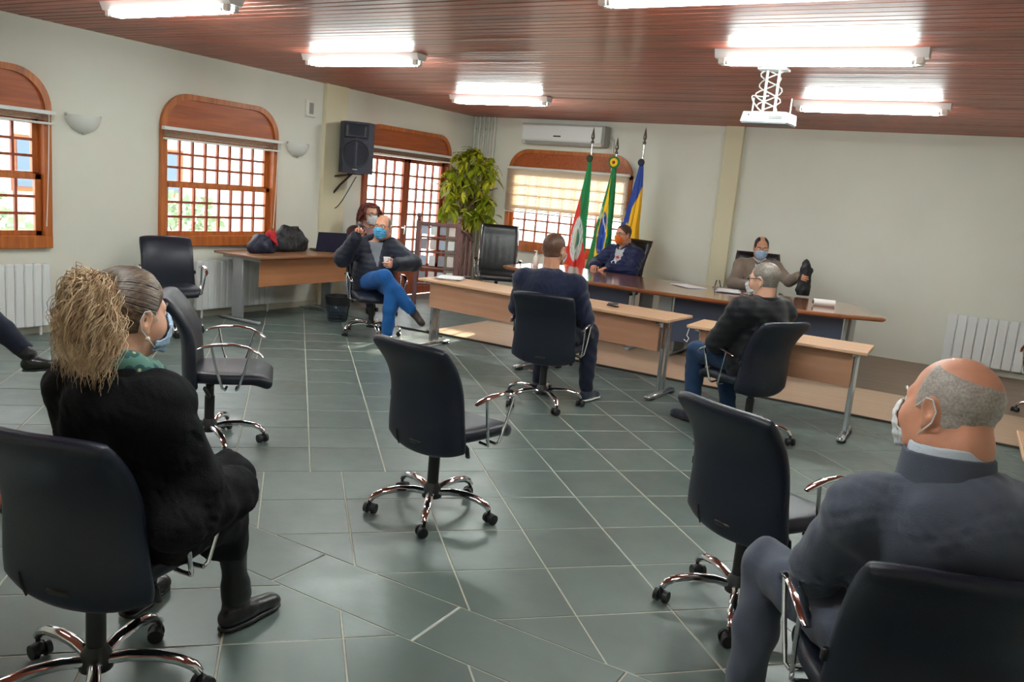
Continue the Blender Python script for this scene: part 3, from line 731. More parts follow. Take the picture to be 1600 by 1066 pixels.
# side desk with bags: length along y, panel facing the room
t = thing('desk', 'brown laminate desk with bags and laptop under the arched window', 'desk', (.10, -5.06, 0), 0)
M_top2 = wood('brown_laminate', (160, 116, 84), (138, 96, 68), .3, 1, .7, bumps=.03); M_pan2 = wood('orange_panel', (186, 128, 88), (166, 110, 74), .45, 1, .6, bumps=.03)
obj('desktop', MB().box((.34, .77, .7275), (.68, 1.54, .025), bev=.004), M_top2, t, smooth=False)
obj('modesty_panel', MB().box((.58, .80, .555), (.018, 1.36, .30), bev=.002), M_pan2, t, smooth=False)
for y in (.09, 1.47):
    l = obj('leg', MB().box((.30, y, .37), (.16, .035, .66), bev=.006), M_grey, t); obj('foot', MB().box((.34, y, .02), (.6, .05, .03), bev=.008), M_grey, l)
    obj('top_bracket', MB().box((.34, y, .695), (.56, .03, .035), bev=.004), M_grey, l)
# dais table: long glossy boat-shaped top on panels
t = thing('conference_table', 'long glossy brown dais table where two masked men sit', 'table', (0, 0, .013))
poly = [(2.19, -2.42), (2.75, -2.69), (3.54, -2.88), (4.4, -2.91), (5.16, -2.87), (5.8, -2.75), (6.2, -2.60), (6.58, -2.38), (6.14, -1.30), (5.5, -1.42), (4.4, -1.5), (3.3, -1.48), (2.42, -1.34), (2.16, -1.74)]
cx = sum(p[0] for p in poly)/len(poly); cy = sum(p[1] for p in poly)/len(poly)
top = MB(); n = len(poly); inn = [(cx+(p[0]-cx)*.985, cy+(p[1]-cy)*.96) for p in poly]
top.add([(*p, .735) for p in inn]+[(*p, .728) for p in poly]+[(*p, .708) for p in poly]+[(*p, .69) for p in inn],
        [tuple(range(n)), tuple(range(3*n, 4*n))[::-1]]+[(a*n+i, a*n+(i+1) % n, (a+1)*n+(i+1) % n, (a+1)*n+i) for a in range(3) for i in range(n)])
obj('tabletop', top, M_conf, t, smooth=False)
for a, b in (((2.55, -2.42), (3.98, -2.64)), ((4.52, -2.66), (6.2, -2.40))):
    d_ = Vector((b[0]-a[0], b[1]-a[1], 0)); an = math.atan2(d_.y, d_.x)
    obj('front_panel', MB().box(((a[0]+b[0])/2, (a[1]+b[1])/2, .44), (d_.length, .02, .49), Euler((0, 0, an)), bev=.003), M_darkp, t, smooth=False)
for x, y in ((2.52, -2.0), (4.02, -2.2), (4.46, -2.2), (6.22, -1.95)):
    l = obj('leg', MB().box((x, y, .36), (.035, .36, .65), bev=.006).box((x, y-.40, .36), (.03, .03, .65), bev=.005), M_grey, t); obj('foot', MB().box((x, y, .015), (.06, .9, .03), bev=.008), M_grey, l)
obj('cable_box', MB().box((4.38, -2.56, .5), (.14, .04, .38), bev=.004), M_grey, t)

# ------------------------------------------------------------------ things on the desks and floor
def at(x, y, z, ang=0): return Matrix.Translation((x, y, z)) @ Matrix.Rotation(ang, 4, 'Z')
TZ = .713
M_bagb = mat('black_bag_cloth', (26, 26, 30), .55, bump=(30, .5)); M_bagn = mat('navy_bag_cloth', (28, 34, 58), .5, bump=(30, .5))
M_red = mat('red_cloth', (186, 30, 40), .7)
# laptop
t = thing('laptop', 'open dark laptop on the brown desk before the red haired woman', 'laptop', (.40, -3.62, .741), rad(62))
obj('keyboard_base', MB().box((0, 0, .01), (.36, .24, .018), bev=.004), M_black, t); 
obj('screen', MB().box((0, -.155, .125), (.36, .008, .24), Euler((rad(18), 0, 0)), bev=.003), mat('laptop_lid', (34, 40, 66), .35), t)
obj('keys', MB().box((0, .02, .0195), (.3, .12, .002)), mat('keys', (50, 50, 54), .5), t, smooth=False)
t = thing('tape_dispenser', 'small yellow and black gadget beside the laptop', 'gadget', (.22, -3.86, .740), rad(20))
obj('body', MB().box((0, 0, .03), (.05, .09, .06), bev=.012), mat('yellow_plastic', (206, 170, 40), .45), t); obj('base', MB().box((0, 0, .006), (.07, .11, .012), bev=.003), M_black, t)
# wire-lattice bin
t = thing('waste_bin', 'dark plastic lattice waste bin in front of brown desk', 'bin', (.98, -4.02, .0))
M_bin = mat('bin_plastic', (52, 62, 70), .4)
def rr(z): return .105+.04*z/.29
obj('rim', MB().lathe([(rr(.22), .20), (rr(.29)+.006, .285), (rr(.29)+.006, .297), (rr(.29)-.004, .297), (rr(.22)-.006, .20)], n=28), M_black, t)
obj('bottom', MB().lathe([(1e-4, .004), (.105, .004), (.105, .03), (.1, .03), (.1, .008), (1e-4, .008)], n=28), M_bin, t)
rb = MB()
for k in range(28):
    a = 2*PI*k/28; rb.tube([(rr(z)*math.cos(a), rr(z)*math.sin(a), z) for z in (.02, .21)], .004, 4)
for z in (.06, .095, .13, .165): rb.tube([(rr(z)*math.cos(2*PI*k/28), rr(z)*math.sin(2*PI*k/28), z) for k in range(29)], .004, 4, caps=False)
obj('lattice', rb, M_bin, t)
obj('liner', MB().lathe([(.095, .012), (.125, .22)], n=24), mat('bin_liner', (60, 76, 92), .3), t, smooth=True)
tag(obj('cable', MB().tube([(1.05, -3.6, .006), (1.3, -3.62, .006), (1.6, -3.75, .006), (2.0, -3.7, .006), (2.3, -3.78, .006)], .006, 6), M_black), 'black cable lying on the floor by the chair of the man in jeans', 'cable')
def sheets(name, label, x, y, z, ang, n, w=.21, d=.297, spread=.01):
    t = thing(name, label, 'papers', (x, y, z), ang)
    for i in range(n):
        obj('sheet', MB().box((random.uniform(-spread, spread), random.uniform(-spread, spread), .0015+.0026*i), (w, d, .0024), Euler((0, 0, random.uniform(-.12, .12)))), M_paper if i % 3 else bpy.data.materials['paper_blue'], t, smooth=False)
mat('paper_blue', (206, 214, 232), .8)
sheets('paper_stack', 'loose white papers on left end of long beech desk', 2.60, -4.16, TZ, .4, 5, .24, .34, .03)
sheets('paper_stack', 'flat white papers on the glossy table before the man with orange mask', 4.42, -1.95, .75, .9, 3, .24, .33, .02)
sheets('paper_stack', 'thick stack of white and blue papers on the glossy table', 4.88, -1.92, .75, .3, 8, .23, .32, .02)
sheets('paper_stack', 'white papers on the glossy table right before the man in the brown blazer', 5.24, -1.90, .75, 1.1, 6, .23, .32, .03)
t = thing('telephone', 'small black device on left end of long beech desk', 'device', (2.66, -4.32+.4, TZ), .6)
obj('body', MB().box((0, 0, .008), (.07, .15, .016), bev=.005), M_black, t); obj('stand', MB().tube([(.08, .04, .004), (.12, .0, .006), (.16, -.03, .004)], .006, 6), M_black, t)
t = thing('stapler', 'small dark stapler on the long beech desk near navy elbow', 'stapler', (4.52, -4.34, TZ), -.4)
obj('base', MB().box((0, 0, .006), (.13, .035, .012), bev=.004), M_black, t); obj('arm', MB().box((.005, 0, .026), (.12, .03, .018), Euler((0, rad(-6), 0)), bev=.006), mat('stapler_grey', (86, 92, 104), .4), t)
t = thing('paper_roll', 'white rolled paper tube on the right end of glossy table', 'paper roll', (5.93, -2.05, .786), rad(24))
obj('roll', MB().lathe([(.036, -.11), (.036, .11), (.024, .11), (.022, .02), (1e-4, .02)], n=20, rot=Euler((0, -PI/2, 0))), M_paper, t)
obj('core', MB().cyl((-.095, 0, 0), (-.114, 0, 0), .021, n=16), M_black, t)
t = thing('spray_bottle', 'clear small bottle on the left end of glossy table', 'bottle', (2.42, -2.0, .749))
obj('body', MB().lathe([(1e-4, 0), (.032, 0), (.035, .01), (.035, .11), (.014, .14), (.014, .16)], n=16), mat('pale_plastic', (232, 226, 216), .3), t); obj('pump', MB().cyl((0, 0, .16), (0, 0, .185), .012, n=10).box((-.015, 0, .19), (.05, .016, .012), bev=.004), M_white, t)
t = thing('pen_holder', 'small grey metal desk ornament on the glossy table', 'ornament', (4.66, -1.62, .749), .3)
obj('base', MB().box((0, 0, .008), (.12, .06, .016), bev=.003), M_steel, t)
for dx, a in ((-.035, .25), (.0, -.1), (.035, -.4)): obj('pen', MB().cyl((dx, 0, .01), (dx+.06*a, 0, .09), .006, n=8), M_black if dx else M_steel, t)
tag(obj('cable', MB().tube([(5.36, -4.69, .68), (5.35, -4.70, .62), (5.37, -4.7, .60), (5.36, -4.71, .57), (5.33, -4.70, .585)], .004, 6), M_whitep), 'short white cable hanging from the corner of the right beech desk', 'cable')

# ------------------------------------------------------------------ leaflet rack with wooden posts
M_post = mat('mauve_wood', (120, 84, 84), .5, noise=(10, .15))
t = thing('leaflet_rack', 'wooden rack of leaflets with ball finials in front of the glazed door', 'rack', (0, 0, 0))
Xa, Xb = (.62, -2.10), (1.08, -1.80)
def LRP(s, z, o=0): return Vector((Xa[0]+(Xb[0]-Xa[0])*s, Xa[1]+(Xb[1]-Xa[1])*s, z))
for s in (0, 1):
    p = obj('post', MB().box(LRP(s, .58), (.06, .06, 1.16), Euler((0, 0, .57)), bev=.006), M_post, t)
    obj('finial', MB().lathe([(.02, 0), (.028, .012), (.018, .028), (.03, .05), (.034, .068), (.024, .09), (1e-3, .098)], LRP(s, 1.16), 14), M_post, p)
an = math.atan2(Xb[1]-Xa[1], Xb[0]-Xa[0]); L_ = (Vector(Xb)-Vector(Xa)).length
for z in (.30, .52, .74, .94, 1.12): obj('shelf_rail', MB().box(LRP(.5, z), (L_-.05, .05, .022 if z < 1.1 else .05), Euler((0, 0, an)), bev=.004), M_post, t)
nw = Vector((math.sin(an), -math.cos(an), 0))
M_lf = [mat('leaflet_white', (226, 226, 228), .6), mat('leaflet_blue', (176, 190, 210), .6), mat('leaflet_pink', (222, 206, 202), .6), mat('leaflet_grey', (150, 150, 160), .6)]
for z, sh in ((.315, 'lowest'), (.535, 'second lowest'), (.755, 'second highest'), (.955, 'highest')):
    for k in range(4):
        c = LRP(.16+.225*k, z+.09)+nw*.014
        tag(obj('leaflet', MB().box(c, (.085, .006, random.uniform(.12, .15)), Euler((rad(-8), 0, an))), M_lf[(k*3+int(z*10)) % 4], None, smooth=False),
            'printed leaflet, %s on the %s rail of the wooden rack' % (('leftmost', 'second from left', 'third from left', 'rightmost')[k], sh), 'leaflet', 'leaflets in the wooden rack')
hrp = LRP(1, 1.08)
obj('handrail', MB().tube([hrp, hrp+Vector((-.01, .20, -.06)), hrp+Vector((-.05, .42, -.18))], .024, 8), M_post, t)
for k in range(3): q = hrp+Vector((-.01*(k+1), .12*(k+1), -.045*(k+1))); obj('baluster', MB().cyl((q.x, q.y, .0), (q.x, q.y, q.z), .013, n=8), M_post, t)

# ------------------------------------------------------------------ artificial tree
t = thing('ficus_tree', 'tall artificial tree with yellow green leaves in the room corner', 'plant', (.63, -.95, 0))
obj('pot', MB().lathe([(1e-4, .0), (.15, .0), (.19, .24), (.2, .25), (.185, .25), (.18, .22), (1e-4, .22)], n=22), M_black, t)
M_trk = mat('twisted_bark', (86, 66, 52), .8, noise=(20, .3), bump=(30, .5))
tips = []
for k in range(5):
    a = 2*PI*k/5; pts = []; R0 = .075
    for i in range(15):
        z = .2+1.25*i/14; b = a+z*3.2; r = R0*(1-.45*z/1.4)*(1 if i < 11 else 1+(i-10)*.5); pts.append((r*math.cos(b)+.03*math.sin(z*2.5), r*math.sin(b), z))
    obj('trunk', MB().tube(pts, [.055-.0025*i for i in range(15)], 8), M_trk, t); tips.append(Vector(pts[-1]))
    for j in range(4):
        a2 = a+random.uniform(-.9, .9); e = tips[-1]+Vector((math.cos(a2)*random.uniform(.2, .48), math.sin(a2)*random.uniform(.2, .48), random.uniform(-.15, .55)))
        obj('branch', MB().tube([tips[-1], (tips[-1]+e)/2+Vector((0, 0, .06)), e], [.014, .01, .005], 6), M_trk, t)
lf = MB(); n = 6; Lf = .15; vs = []; fs = []
for i in range(n+1):
    s = i/n; wv = .030*math.sin(PI*s**.8)+.001; zz = -.05*s*s
    vs += [(-wv, Lf*s, zz+.006), (0, Lf*s, zz), (wv, Lf*s, zz+.006)]
for i in range(n): fs += [(3*i, 3*i+1, 3*i+4, 3*i+3), (3*i+1, 3*i+2, 3*i+5, 3*i+4)]
def leafmat():
    m = mat('ficus_leaf', (150, 158, 44), .45); nt = m.node_tree; N = nt.nodes; L = nt.links; b = N['Principled BSDF']
    oi = N.new('ShaderNodeObjectInfo'); r = N.new('ShaderNodeValToRGB')
    for i, (p, c) in enumerate(((0, (128, 142, 30)), (.35, (188, 190, 40)), (.75, (222, 216, 60)), (1, (240, 236, 140)))):
        e = r.color_ramp.elements[i] if i < 2 else r.color_ramp.elements.new(p); e.position = p; e.color = (*lin(c), 1)
    L.new(oi.outputs['Random'], r.inputs[0]); L.new(r.outputs[0], b.inputs['Base Color'])
    tr = N.new('ShaderNodeBsdfTranslucent'); L.new(r.outputs[0], tr.inputs[0]); mx = N.new('ShaderNodeMixShader'); mx.inputs[0].default_value = .4
    L.new(b.outputs[0], mx.inputs[1]); L.new(tr.outputs[0], mx.inputs[2]); L.new(mx.outputs[0], N['Material Output'].inputs[0]); return m
M_leaf = leafmat()
leaf_me = MB().add(vs, fs).mesh('leaf', M_leaf, True, fix=False)
rest = MB(); cnt = 0
def leaf_at(p, az, el, roll, s):
    return Matrix.Translation(p) @ Matrix.Rotation(az, 4, 'Z') @ Matrix.Rotation(el, 4, 'X') @ Matrix.Rotation(roll, 4, 'Y') @ Matrix.Scale(s, 4)
tufts = []
for k in range(96):
    a = random.random()*2*PI; z = random.uniform(-1, 1); rr_ = .42*(1-abs(z)**2.2)**.5*random.uniform(.55, 1)
    tufts.append(Vector((rr_*math.cos(a), rr_*math.sin(a)*.9, 1.68+.50*z)))
for k in range(12):
    a = 2*PI*k/12; tufts.append(Vector((.34*math.cos(a), .34*math.sin(a), 1.22+.14*random.random())))
for c in tufts:
    for j in range(9):
        az = random.random()*2*PI; Mx = leaf_at(c+Vector((random.gauss(0, .03), random.gauss(0, .03), random.gauss(0, .03))), az, random.uniform(-1.25, .35), random.uniform(-.5, .5), random.uniform(.8, 1.3))
        cnt += 1
        if cnt % 7 < 3 and cnt < 690:
            o = bpy.data.objects.new('leaf', leaf_me); COL.objects.link(o); o.parent = t; o.matrix_basis = Mx
        else: rest.add([tuple(Mx @ Vector(p)) for p in vs], fs)
o = obj('leaves', rest, M_leaf, t, smooth=True); o['kind'] = 'stuff'

# ------------------------------------------------------------------ flags
M_fin = mat('finial_metal', (120, 116, 108), .3, metal=.8)
def flag(label, x, y, top, paint, seed, width=.30, length=1.62, ztop=2.12, rosette=None, lean=0.0):
    t = thing('flag', label, 'flag', (x, y, .012))
    obj('pole', MB().cyl((0, 0, .02), (0, 0, top-.14), .0125, n=10), M_steel, t)
    obj('finial', MB().lathe([(.0125, 0), (.022, .008), (.024, .03), (.012, .045), (.012, .06), (.022, .07), (.026, .10), (.016, .15), (.001, .23)], (0, 0, top-.14), 12), M_fin, t)
    obj('stand', MB().lathe([(.15, 0), (.15, .02), (.05, .04), (.025, .07), (.025, .10), (.0125, .10)], n=20), M_black, t)
    rng = random.Random(seed); nv = 60; nu = 120; mb = MB(); cols = []
    ph = [rng.uniform(0, 6.28) for _ in range(4)]
    for j in range(nv+1):
        v = j/nv; wd = width*(.16+.84*min(1, v*1.15)**.9)
        for i in range(nu+1):
            a = 2*PI*i/nu; k = .5+.5*math.cos(a)
            fold = 1+.26*v**.5*math.cos(6*a+ph[0]+.8*v)+.14*v**.5*math.cos(11*a+ph[1])
            px = math.cos(a)*wd*.5*fold-wd*.30*min(1, v*2)+lean*v; py = math.sin(a)*wd*.27*fold-.015
            pz = ztop-length*v-.05*v*math.cos(a+.6)
            mb.v.append((px, py, pz)); cols.append(paint((a/(2*PI)) % 1.0, v, px/wd, -py))
    for j in range(nv):
        for i in range(nu): q = j*(nu+1)+i; mb.f.append((q, q+1, q+nu+2, q+nu+1))
    me = mb.mesh('cloth', M_flag, True); ca = me.color_attributes.new('Col', 'FLOAT_COLOR', 'POINT')
    ca.data.foreach_set('color', np.array([(*lin(c), 1) for c in cols], dtype=np.float32).ravel())
    o = obj('cloth', me, None, t)
    if rosette:
        for r, dy, c in rosette:
            obj('rosette', MB().lathe([(1e-4, .012), (r*.8, .014), (r, .004), (r*.9, 0)], (0-.0, -.035-dy, ztop+.01), 16, Euler((PI/2, 0, 0))), c, t)
    return t
M_flag = attr_mat('flag_cloth', .7, sheen=.2)
GR, YE, RE, BL, WH, BK = (0, 122, 62), (250, 204, 20), (222, 48, 34), (22, 62, 150), (232, 232, 226), (24, 24, 28)
# paint functions get (around 0..1, down 0..1, x in widths from pole, front>0)
def p_state(a, v, x, f):
    s = v-.50*(x+.32)
    if (x+.30)**2/.15+(v-.66)**2/.034 < 1 and f > 0:
        e = (x+.30)**2/.15+(v-.66)**2/.034
        if .45 < e < .8: return (120, 140, 130) if math.sin(x*60+v*40) > .55 else WH
        if e < .25: return (70, 130, 96) if x > -.30 else (200, 196, 176)
        return (222, 224, 218)
    if s < .44: return GR
    return YE if v > .90 and x < -.30 else RE
def p_nat(a, v, x, f):
    if f > 0:
        dx = x+.30; dv = v-.56
        if dx**2/.075+dv**2/.030 < 1:
            if abs(dv+.10-dx*.3) < .012: return WH
            if (math.sin(x*70)*math.sin(v*110)) > .93: return WH
            return (22, 80, 178) if dx > -.06 else (26, 52, 128)
        if abs(dx)/.40+abs(dv)/.46 < 1: return YE
    if x < -.62 and v > .35: return GR if v > .45 else (170, 200, 170)
    return GR
def p_town(a, v, x, f):
    if (x+.42)**2/.06+(v-.60)**2/.012 < 1 and f > 0:
        e = (x+.42)**2/.06+(v-.60)**2/.012
        if e < .3: return (200, 160, 60) if math.sin(x*80) > 0 else BK
        return (60, 120, 70) if math.sin(x*50+v*70) > .6 else (226, 206, 140)
    if v > .36-.25*(x+.3) and x > -.36-.25*(v-.6): return (246, 190, 24)
    if x < -.74 and v < .5: return (240, 200, 60)
    return BL if v < .56 or x > -.6 else (40, 110, 196)
flag('green and red flag with pale emblem on a pole behind the dais table', 2.33, -.52, 2.52, p_state, 3, .27, 1.66, 2.17, [(.05, .0, mat('rosette_dark', (30, 60, 40), .7))])
flag('green and yellow flag with blue starry disc, draped on a pole between two others', 2.68, -.46, 2.40, p_nat, 5, .29, 1.70, 2.14,
     [(.085, 0, mat('rosette_green', GR, .7)), (.06, .012, mat('rosette_yellow', YE, .7)), (.024, .024, mat('rosette_red', (170, 50, 30), .7))])
flag('blue and yellow flag draped on a pole behind the man with orange mask', 3.09, -.50, 2.55, p_town, 9, .32, 1.64, 2.16, [(.05, 0, mat('rosette_navy', (20, 26, 50), .7))])

# ------------------------------------------------------------------ soft bodies: smooth unions of tapered limbs, meshed by surface nets
def V(*a): return np.array(a, dtype=np.float64)
class SDF:
    def __init__(s): s.p = []
    def cone(s, a, b, ra, rb, k=.02, flat=None, op=0):
        a = np.asarray(a, float); b = np.asarray(b, float); m = max(ra, rb)
        s.p.append(('c', a, b, ra, rb, flat, k, op, np.minimum(a, b)-m, np.maximum(a, b)+m)); return s
    def chain(s, pts, rs, k=.02, flat=None, op=0):
        for i in range(len(pts)-1): s.cone(pts[i], pts[i+1], rs[i], rs[i+1], k, flat, op)
        return s
    def ell(s, c, r, k=.02, R=None, op=0):
        c = np.asarray(c, float); r = np.asarray(r, float); m = r.max() if R is not None else r
        s.p.append(('e', c, r, R, None, None, k, op, c-m, c+m)); return s
    def plane(s, n, d, k=.004): s.p.append(('p', np.asarray(n, float), d, 0, 0, None, k, 2, None, None)); return s   # keep n.x<d
    def build(s, h, post=None, grow=.02, bounds=None):
        add = [q for q in s.p if q[7] == 0]
        lo = np.min([q[8] for q in add], 0)-grow-2*h; hi = np.max([q[9] for q in add], 0)+grow+2*h
        if bounds: lo = np.maximum(lo, bounds[0]); hi = np.minimum(hi, bounds[1])
        n = np.ceil((hi-lo)/h).astype(int)+1
        ax = [lo[i]+h*np.arange(n[i]) for i in range(3)]
        D = np.full(n, 9.0, np.float32)
        for q in s.p:
            k, op = q[6], q[7]
            if op == 2:
                d = (ax[0][:, None, None]*q[1][0]+ax[1][None, :, None]*q[1][1]+ax[2][None, None, :]*q[1][2])-q[2]
                D = np.maximum(D, d.astype(np.float32)); continue
            pad = k+grow+3*h
            i0 = np.clip(np.floor((q[8]-pad-lo)/h).astype(int), 0, n-1); i1 = np.clip(np.ceil((q[9]+pad-lo)/h).astype(int)+1, 1, n)
            if (i1 <= i0).any(): continue
            X_ = ax[0][i0[0]:i1[0]][:, None, None]; Y_ = ax[1][i0[1]:i1[1]][None, :, None]; Z_ = ax[2][i0[2]:i1[2]][None, None, :]
            if q[0] == 'c':
                _, a, b, ra, rb, flat = q[:6]; px, py, pz = X_-a[0], Y_-a[1], Z_-a[2]; ab = b-a; sc = 1
                if flat is not None:
                    nv, f = flat; nv = np.asarray(nv, float); dn = px*nv[0]+py*nv[1]+pz*nv[2]; g = 1/f-1
                    px = px+dn*nv[0]*g; py = py+dn*nv[1]*g; pz = pz+dn*nv[2]*g; ab = ab+nv*ab.dot(nv)*g; sc = min(1, f*1.2)
                l2 = ab.dot(ab)+1e-12; t = np.clip((px*ab[0]+py*ab[1]+pz*ab[2])/l2, 0, 1)
                d = (np.sqrt((px-t*ab[0])**2+(py-t*ab[1])**2+(pz-t*ab[2])**2)-(ra+(rb-ra)*t))*sc
            else:
                _, c, r, R = q[:4]; px, py, pz = X_-c[0], Y_-c[1], Z_-c[2]
                if R is not None:
                    px, py, pz = (px*R[0, j]+py*R[1, j]+pz*R[2, j] for j in range(3))
                k0 = np.sqrt((px/r[0])**2+(py/r[1])**2+(pz/r[2])**2); k1 = np.sqrt((px/r[0]**2)**2+(py/r[1]**2)**2+(pz/r[2]**2)**2)
                d = k0*(k0-1)/np.maximum(k1, 1e-9)
            sl = tuple(slice(i0[i], i1[i]) for i in range(3)); a_ = D[sl]; d = d.astype(np.float32)
            if op == 0: hh = np.maximum(k-np.abs(a_-d), 0)/k; D[sl] = np.minimum(a_, d)-hh*hh*k*.25
            else: hh = np.maximum(k-np.abs(a_+d), 0)/k; D[sl] = np.maximum(a_, -d)+hh*hh*k*.25
        if post: D = post(ax[0][:, None, None], ax[1][None, :, None], ax[2][None, None, :], D).astype(np.float32)
        return nets(D, lo, h)
def nets(D, lo, h):
    D = D.copy(); D[0] = D[-1] = np.maximum(D[0], .001); D[:, 0] = np.maximum(D[:, 0], .001); D[:, -1] = np.maximum(D[:, -1], .001)
    D[:, :, 0] = np.maximum(D[:, :, 0], .001); D[:, :, -1] = np.maximum(D[:, :, -1], .001); D[0] = np.maximum(D[0], .001); D[-1] = np.maximum(D[-1], .001)
    I = D < 0; n = np.array(D.shape); c = np.zeros(n-1, np.int8)
    for i in (0, 1):
        for j in (0, 1):
            for k in (0, 1): c += I[i:n[0]-1+i, j:n[1]-1+j, k:n[2]-1+k]
    act = (c > 0) & (c < 8); idx = np.argwhere(act); num = np.full(n-1, -1, np.int64); num[act] = np.arange(len(idx))
    val = {}
    for i in (0, 1):
        for j in (0, 1):
            for k in (0, 1): val[(i, j, k)] = D[idx[:, 0]+i, idx[:, 1]+j, idx[:, 2]+k].astype(np.float64)
    acc = np.zeros((len(idx), 3)); cnt = np.zeros(len(idx))
    for p in val:
        for axd in range(3):
            if p[axd] == 0:
                q = list(p); q[axd] = 1; a, b = val[p], val[tuple(q)]; m = (a < 0) != (b < 0)
                t = np.where(m, a/np.where(m, a-b, 1), 0); pt = np.tile(np.array(p, float), (len(idx), 1)); pt[:, axd] += t
                acc[m] += pt[m]; cnt[m] += 1
    v = lo+h*(idx+acc/cnt[:, None]); F = []
    for axd in range(3):
        sh = [slice(1, -1)]*3; sh[axd] = slice(0, -1); sh2 = [slice(1, -1)]*3; sh2[axd] = slice(1, None)
        a = I[tuple(sh)]; b = I[tuple(sh2)]; e = np.argwhere(a != b)
        if not len(e): continue
        off = np.ones(3, int); off[axd] = 0; e = e+off; o1, o2 = [(1, 2), (2, 0), (0, 1)][axd]
        d1 = np.zeros(3, int); d1[o1] = 1; d2 = np.zeros(3, int); d2[o2] = 1
        g = lambda s: num[s[:, 0], s[:, 1], s[:, 2]]
        q = np.stack([g(e), g(e-d1), g(e-d1-d2), g(e-d2)], 1); inside = I[e[:, 0], e[:, 1], e[:, 2]]
        q[~inside] = q[~inside][:, ::-1]; F.append(q)
    return v, (np.concatenate(F) if F else np.zeros((0, 4), int))
def sdf_mesh(name, parts, m):
    """parts: list of (verts, quads) -> one mesh"""
    off = 0; Vs = []; Fs = []
    for v, f in parts: Vs.append(v); Fs.append(f+off); off += len(v)
    v = np.concatenate(Vs); f = np.concatenate(Fs); me = bpy.data.meshes.new(name)
    me.vertices.add(len(v)); me.vertices.foreach_set('co', v.astype(np.float32).ravel())
    me.loops.add(f.size); me.loops.foreach_set('vertex_index', f.astype(np.int32).ravel())
    me.polygons.add(len(f)); me.polygons.foreach_set('loop_start', np.arange(0, f.size, 4, dtype=np.int32)); me.polygons.foreach_set('loop_total', np.full(len(f), 4, np.int32))
    me.polygons.foreach_set('use_smooth', np.ones(len(f), bool)); me.materials.append(m); me.update(calc_edges=True); me.validate(); return me
def folds(amp, sc, seed, stretch=(1, 1, 1)):
    r = np.random.default_rng(seed); W = [(r.normal(size=3)*sc*np.array(stretch), r.uniform(0, 6.28)) for _ in range(5)]
    w2 = [(r.normal(size=3)*sc*.5, r.uniform(0, 6.28)) for _ in range(3)]
    def f(X_, Y_, Z_):
        u = sum(np.sin(k[0]*X_+k[1]*Y_+k[2]*Z_+p) for k, p in w2)*.7
        return sum(np.sin(k[0]*X_+k[1]*Y_+k[2]*Z_+p+u) for k, p in W)*(amp/3)
    return f
def creases(amp, sc, seed, stretch=(1, 1, 1)):
    r = np.random.default_rng(seed); W = [(r.normal(size=3)*sc*np.array(stretch), r.uniform(0, 6.28)) for _ in range(3)]
    w2 = [(r.normal(size=3)*sc*.45, r.uniform(0, 6.28)) for _ in range(4)]
    def f(X_, Y_, Z_):
        u = sum(np.sin(k[0]*X_+k[1]*Y_+k[2]*Z_+p) for k, p in w2)*.9; m = .5+.5*np.sin(u*1.3+1)
        return sum((.45-np.sqrt(np.sin(k[0]*X_+k[1]*Y_+k[2]*Z_+p+u)**2+.02)) for k, p in W)*(amp*.7)*m
    return f
def skin(name, rgb, zones=None):
    m = mat(name, rgb, .5, noise=(18, .07), bump=(120, .08)); b = m.node_tree.nodes['Principled BSDF']
    b.inputs['Subsurface Weight'].default_value = .08; b.inputs['Subsurface Radius'].default_value = (.012, .005, .003); return m

# --- head in its own frame: origin mid-head, +y forward, z up
def head_sdf(nb, heavy=0.0, bald=False, face=True):
    s = SDF()
    s.ell((0, -.014, .036), (.077, .099, .086), .03)
    s.ell((0, .026, -.035), (.060+.008*heavy, .066, .082), .035)
    s.ell((0, .052, -.088), (.030+.012*heavy, .030, .024), .03)
    for x in (-1, 1):
        s.ell((x*.042, .052, -.030), (.026+.008*heavy, .030, .032), .03)
        s.cone((x*.012, .083, .030), (x*.044, .066, .026), .013, .012, .016)
        if heavy: s.ell((x*.045, .01, -.075), (.03, .045, .035), .03)
    s.cone((0, .086, .012), (0, .106, -.026), .009, .0135, .012)
    for x in (-1, 1): s.ell((x*.012, .098, -.030), (.010, .011, .008), .008)
    s.ell((0, .084, -.056), (.024, .013, .0065), .008); s.ell((0, .083, -.068), (.020, .012, .007), .008)
    if face:
        for x in (-1, 1): s.ell((x*.032, .097, .008), (.017, .016, .011), .012, op=1)
    for x in (-1, 1):                                  # ears
        R = np.array(Euler((0, x*.12, -x*.45)).to_matrix()) @ np.array(Euler((-.18, 0, 0)).to_matrix())
        s.ell((x*.079, -.012, -.006), (.010, .020, .033), .010, R); s.ell((x*.077, -.004, -.036), (.008, .010, .011), .008)
        s.ell((x*.089, -.010, .000), (.007, .011, .019), .006, R, op=1)
    nb = np.asarray(nb, float); d = nb-V(0, -.03, -.05)
    s.cone(V(0, -.032, -.045), V(0, -.032, -.045)+d*1.25, .054+.003*heavy, .066+.003*heavy, .03)
    if heavy: s.ell((0, -.075, -.075), (.055, .035, .05), .03)
    return s
def skull_sdf(heavy=0.0):
    s = SDF(); s.ell((0, -.014, .036), (.077, .099, .086), .03); s.ell((0, .026, -.035), (.060+.008*heavy, .066, .082), .035)
    s.ell((0, .052, -.088), (.030+.012*heavy, .030, .024), .03)
    for x in (-1, 1): s.ell((x*.042, .052, -.030), (.026+.008*heavy, .030, .032), .03)
    s.cone((0, -.032, -.045), (0, -.05, -.12), .054, .06, .035); return s
def smooth01(x): x = np.clip(x, 0, 1); return x*x*(3-2*x)
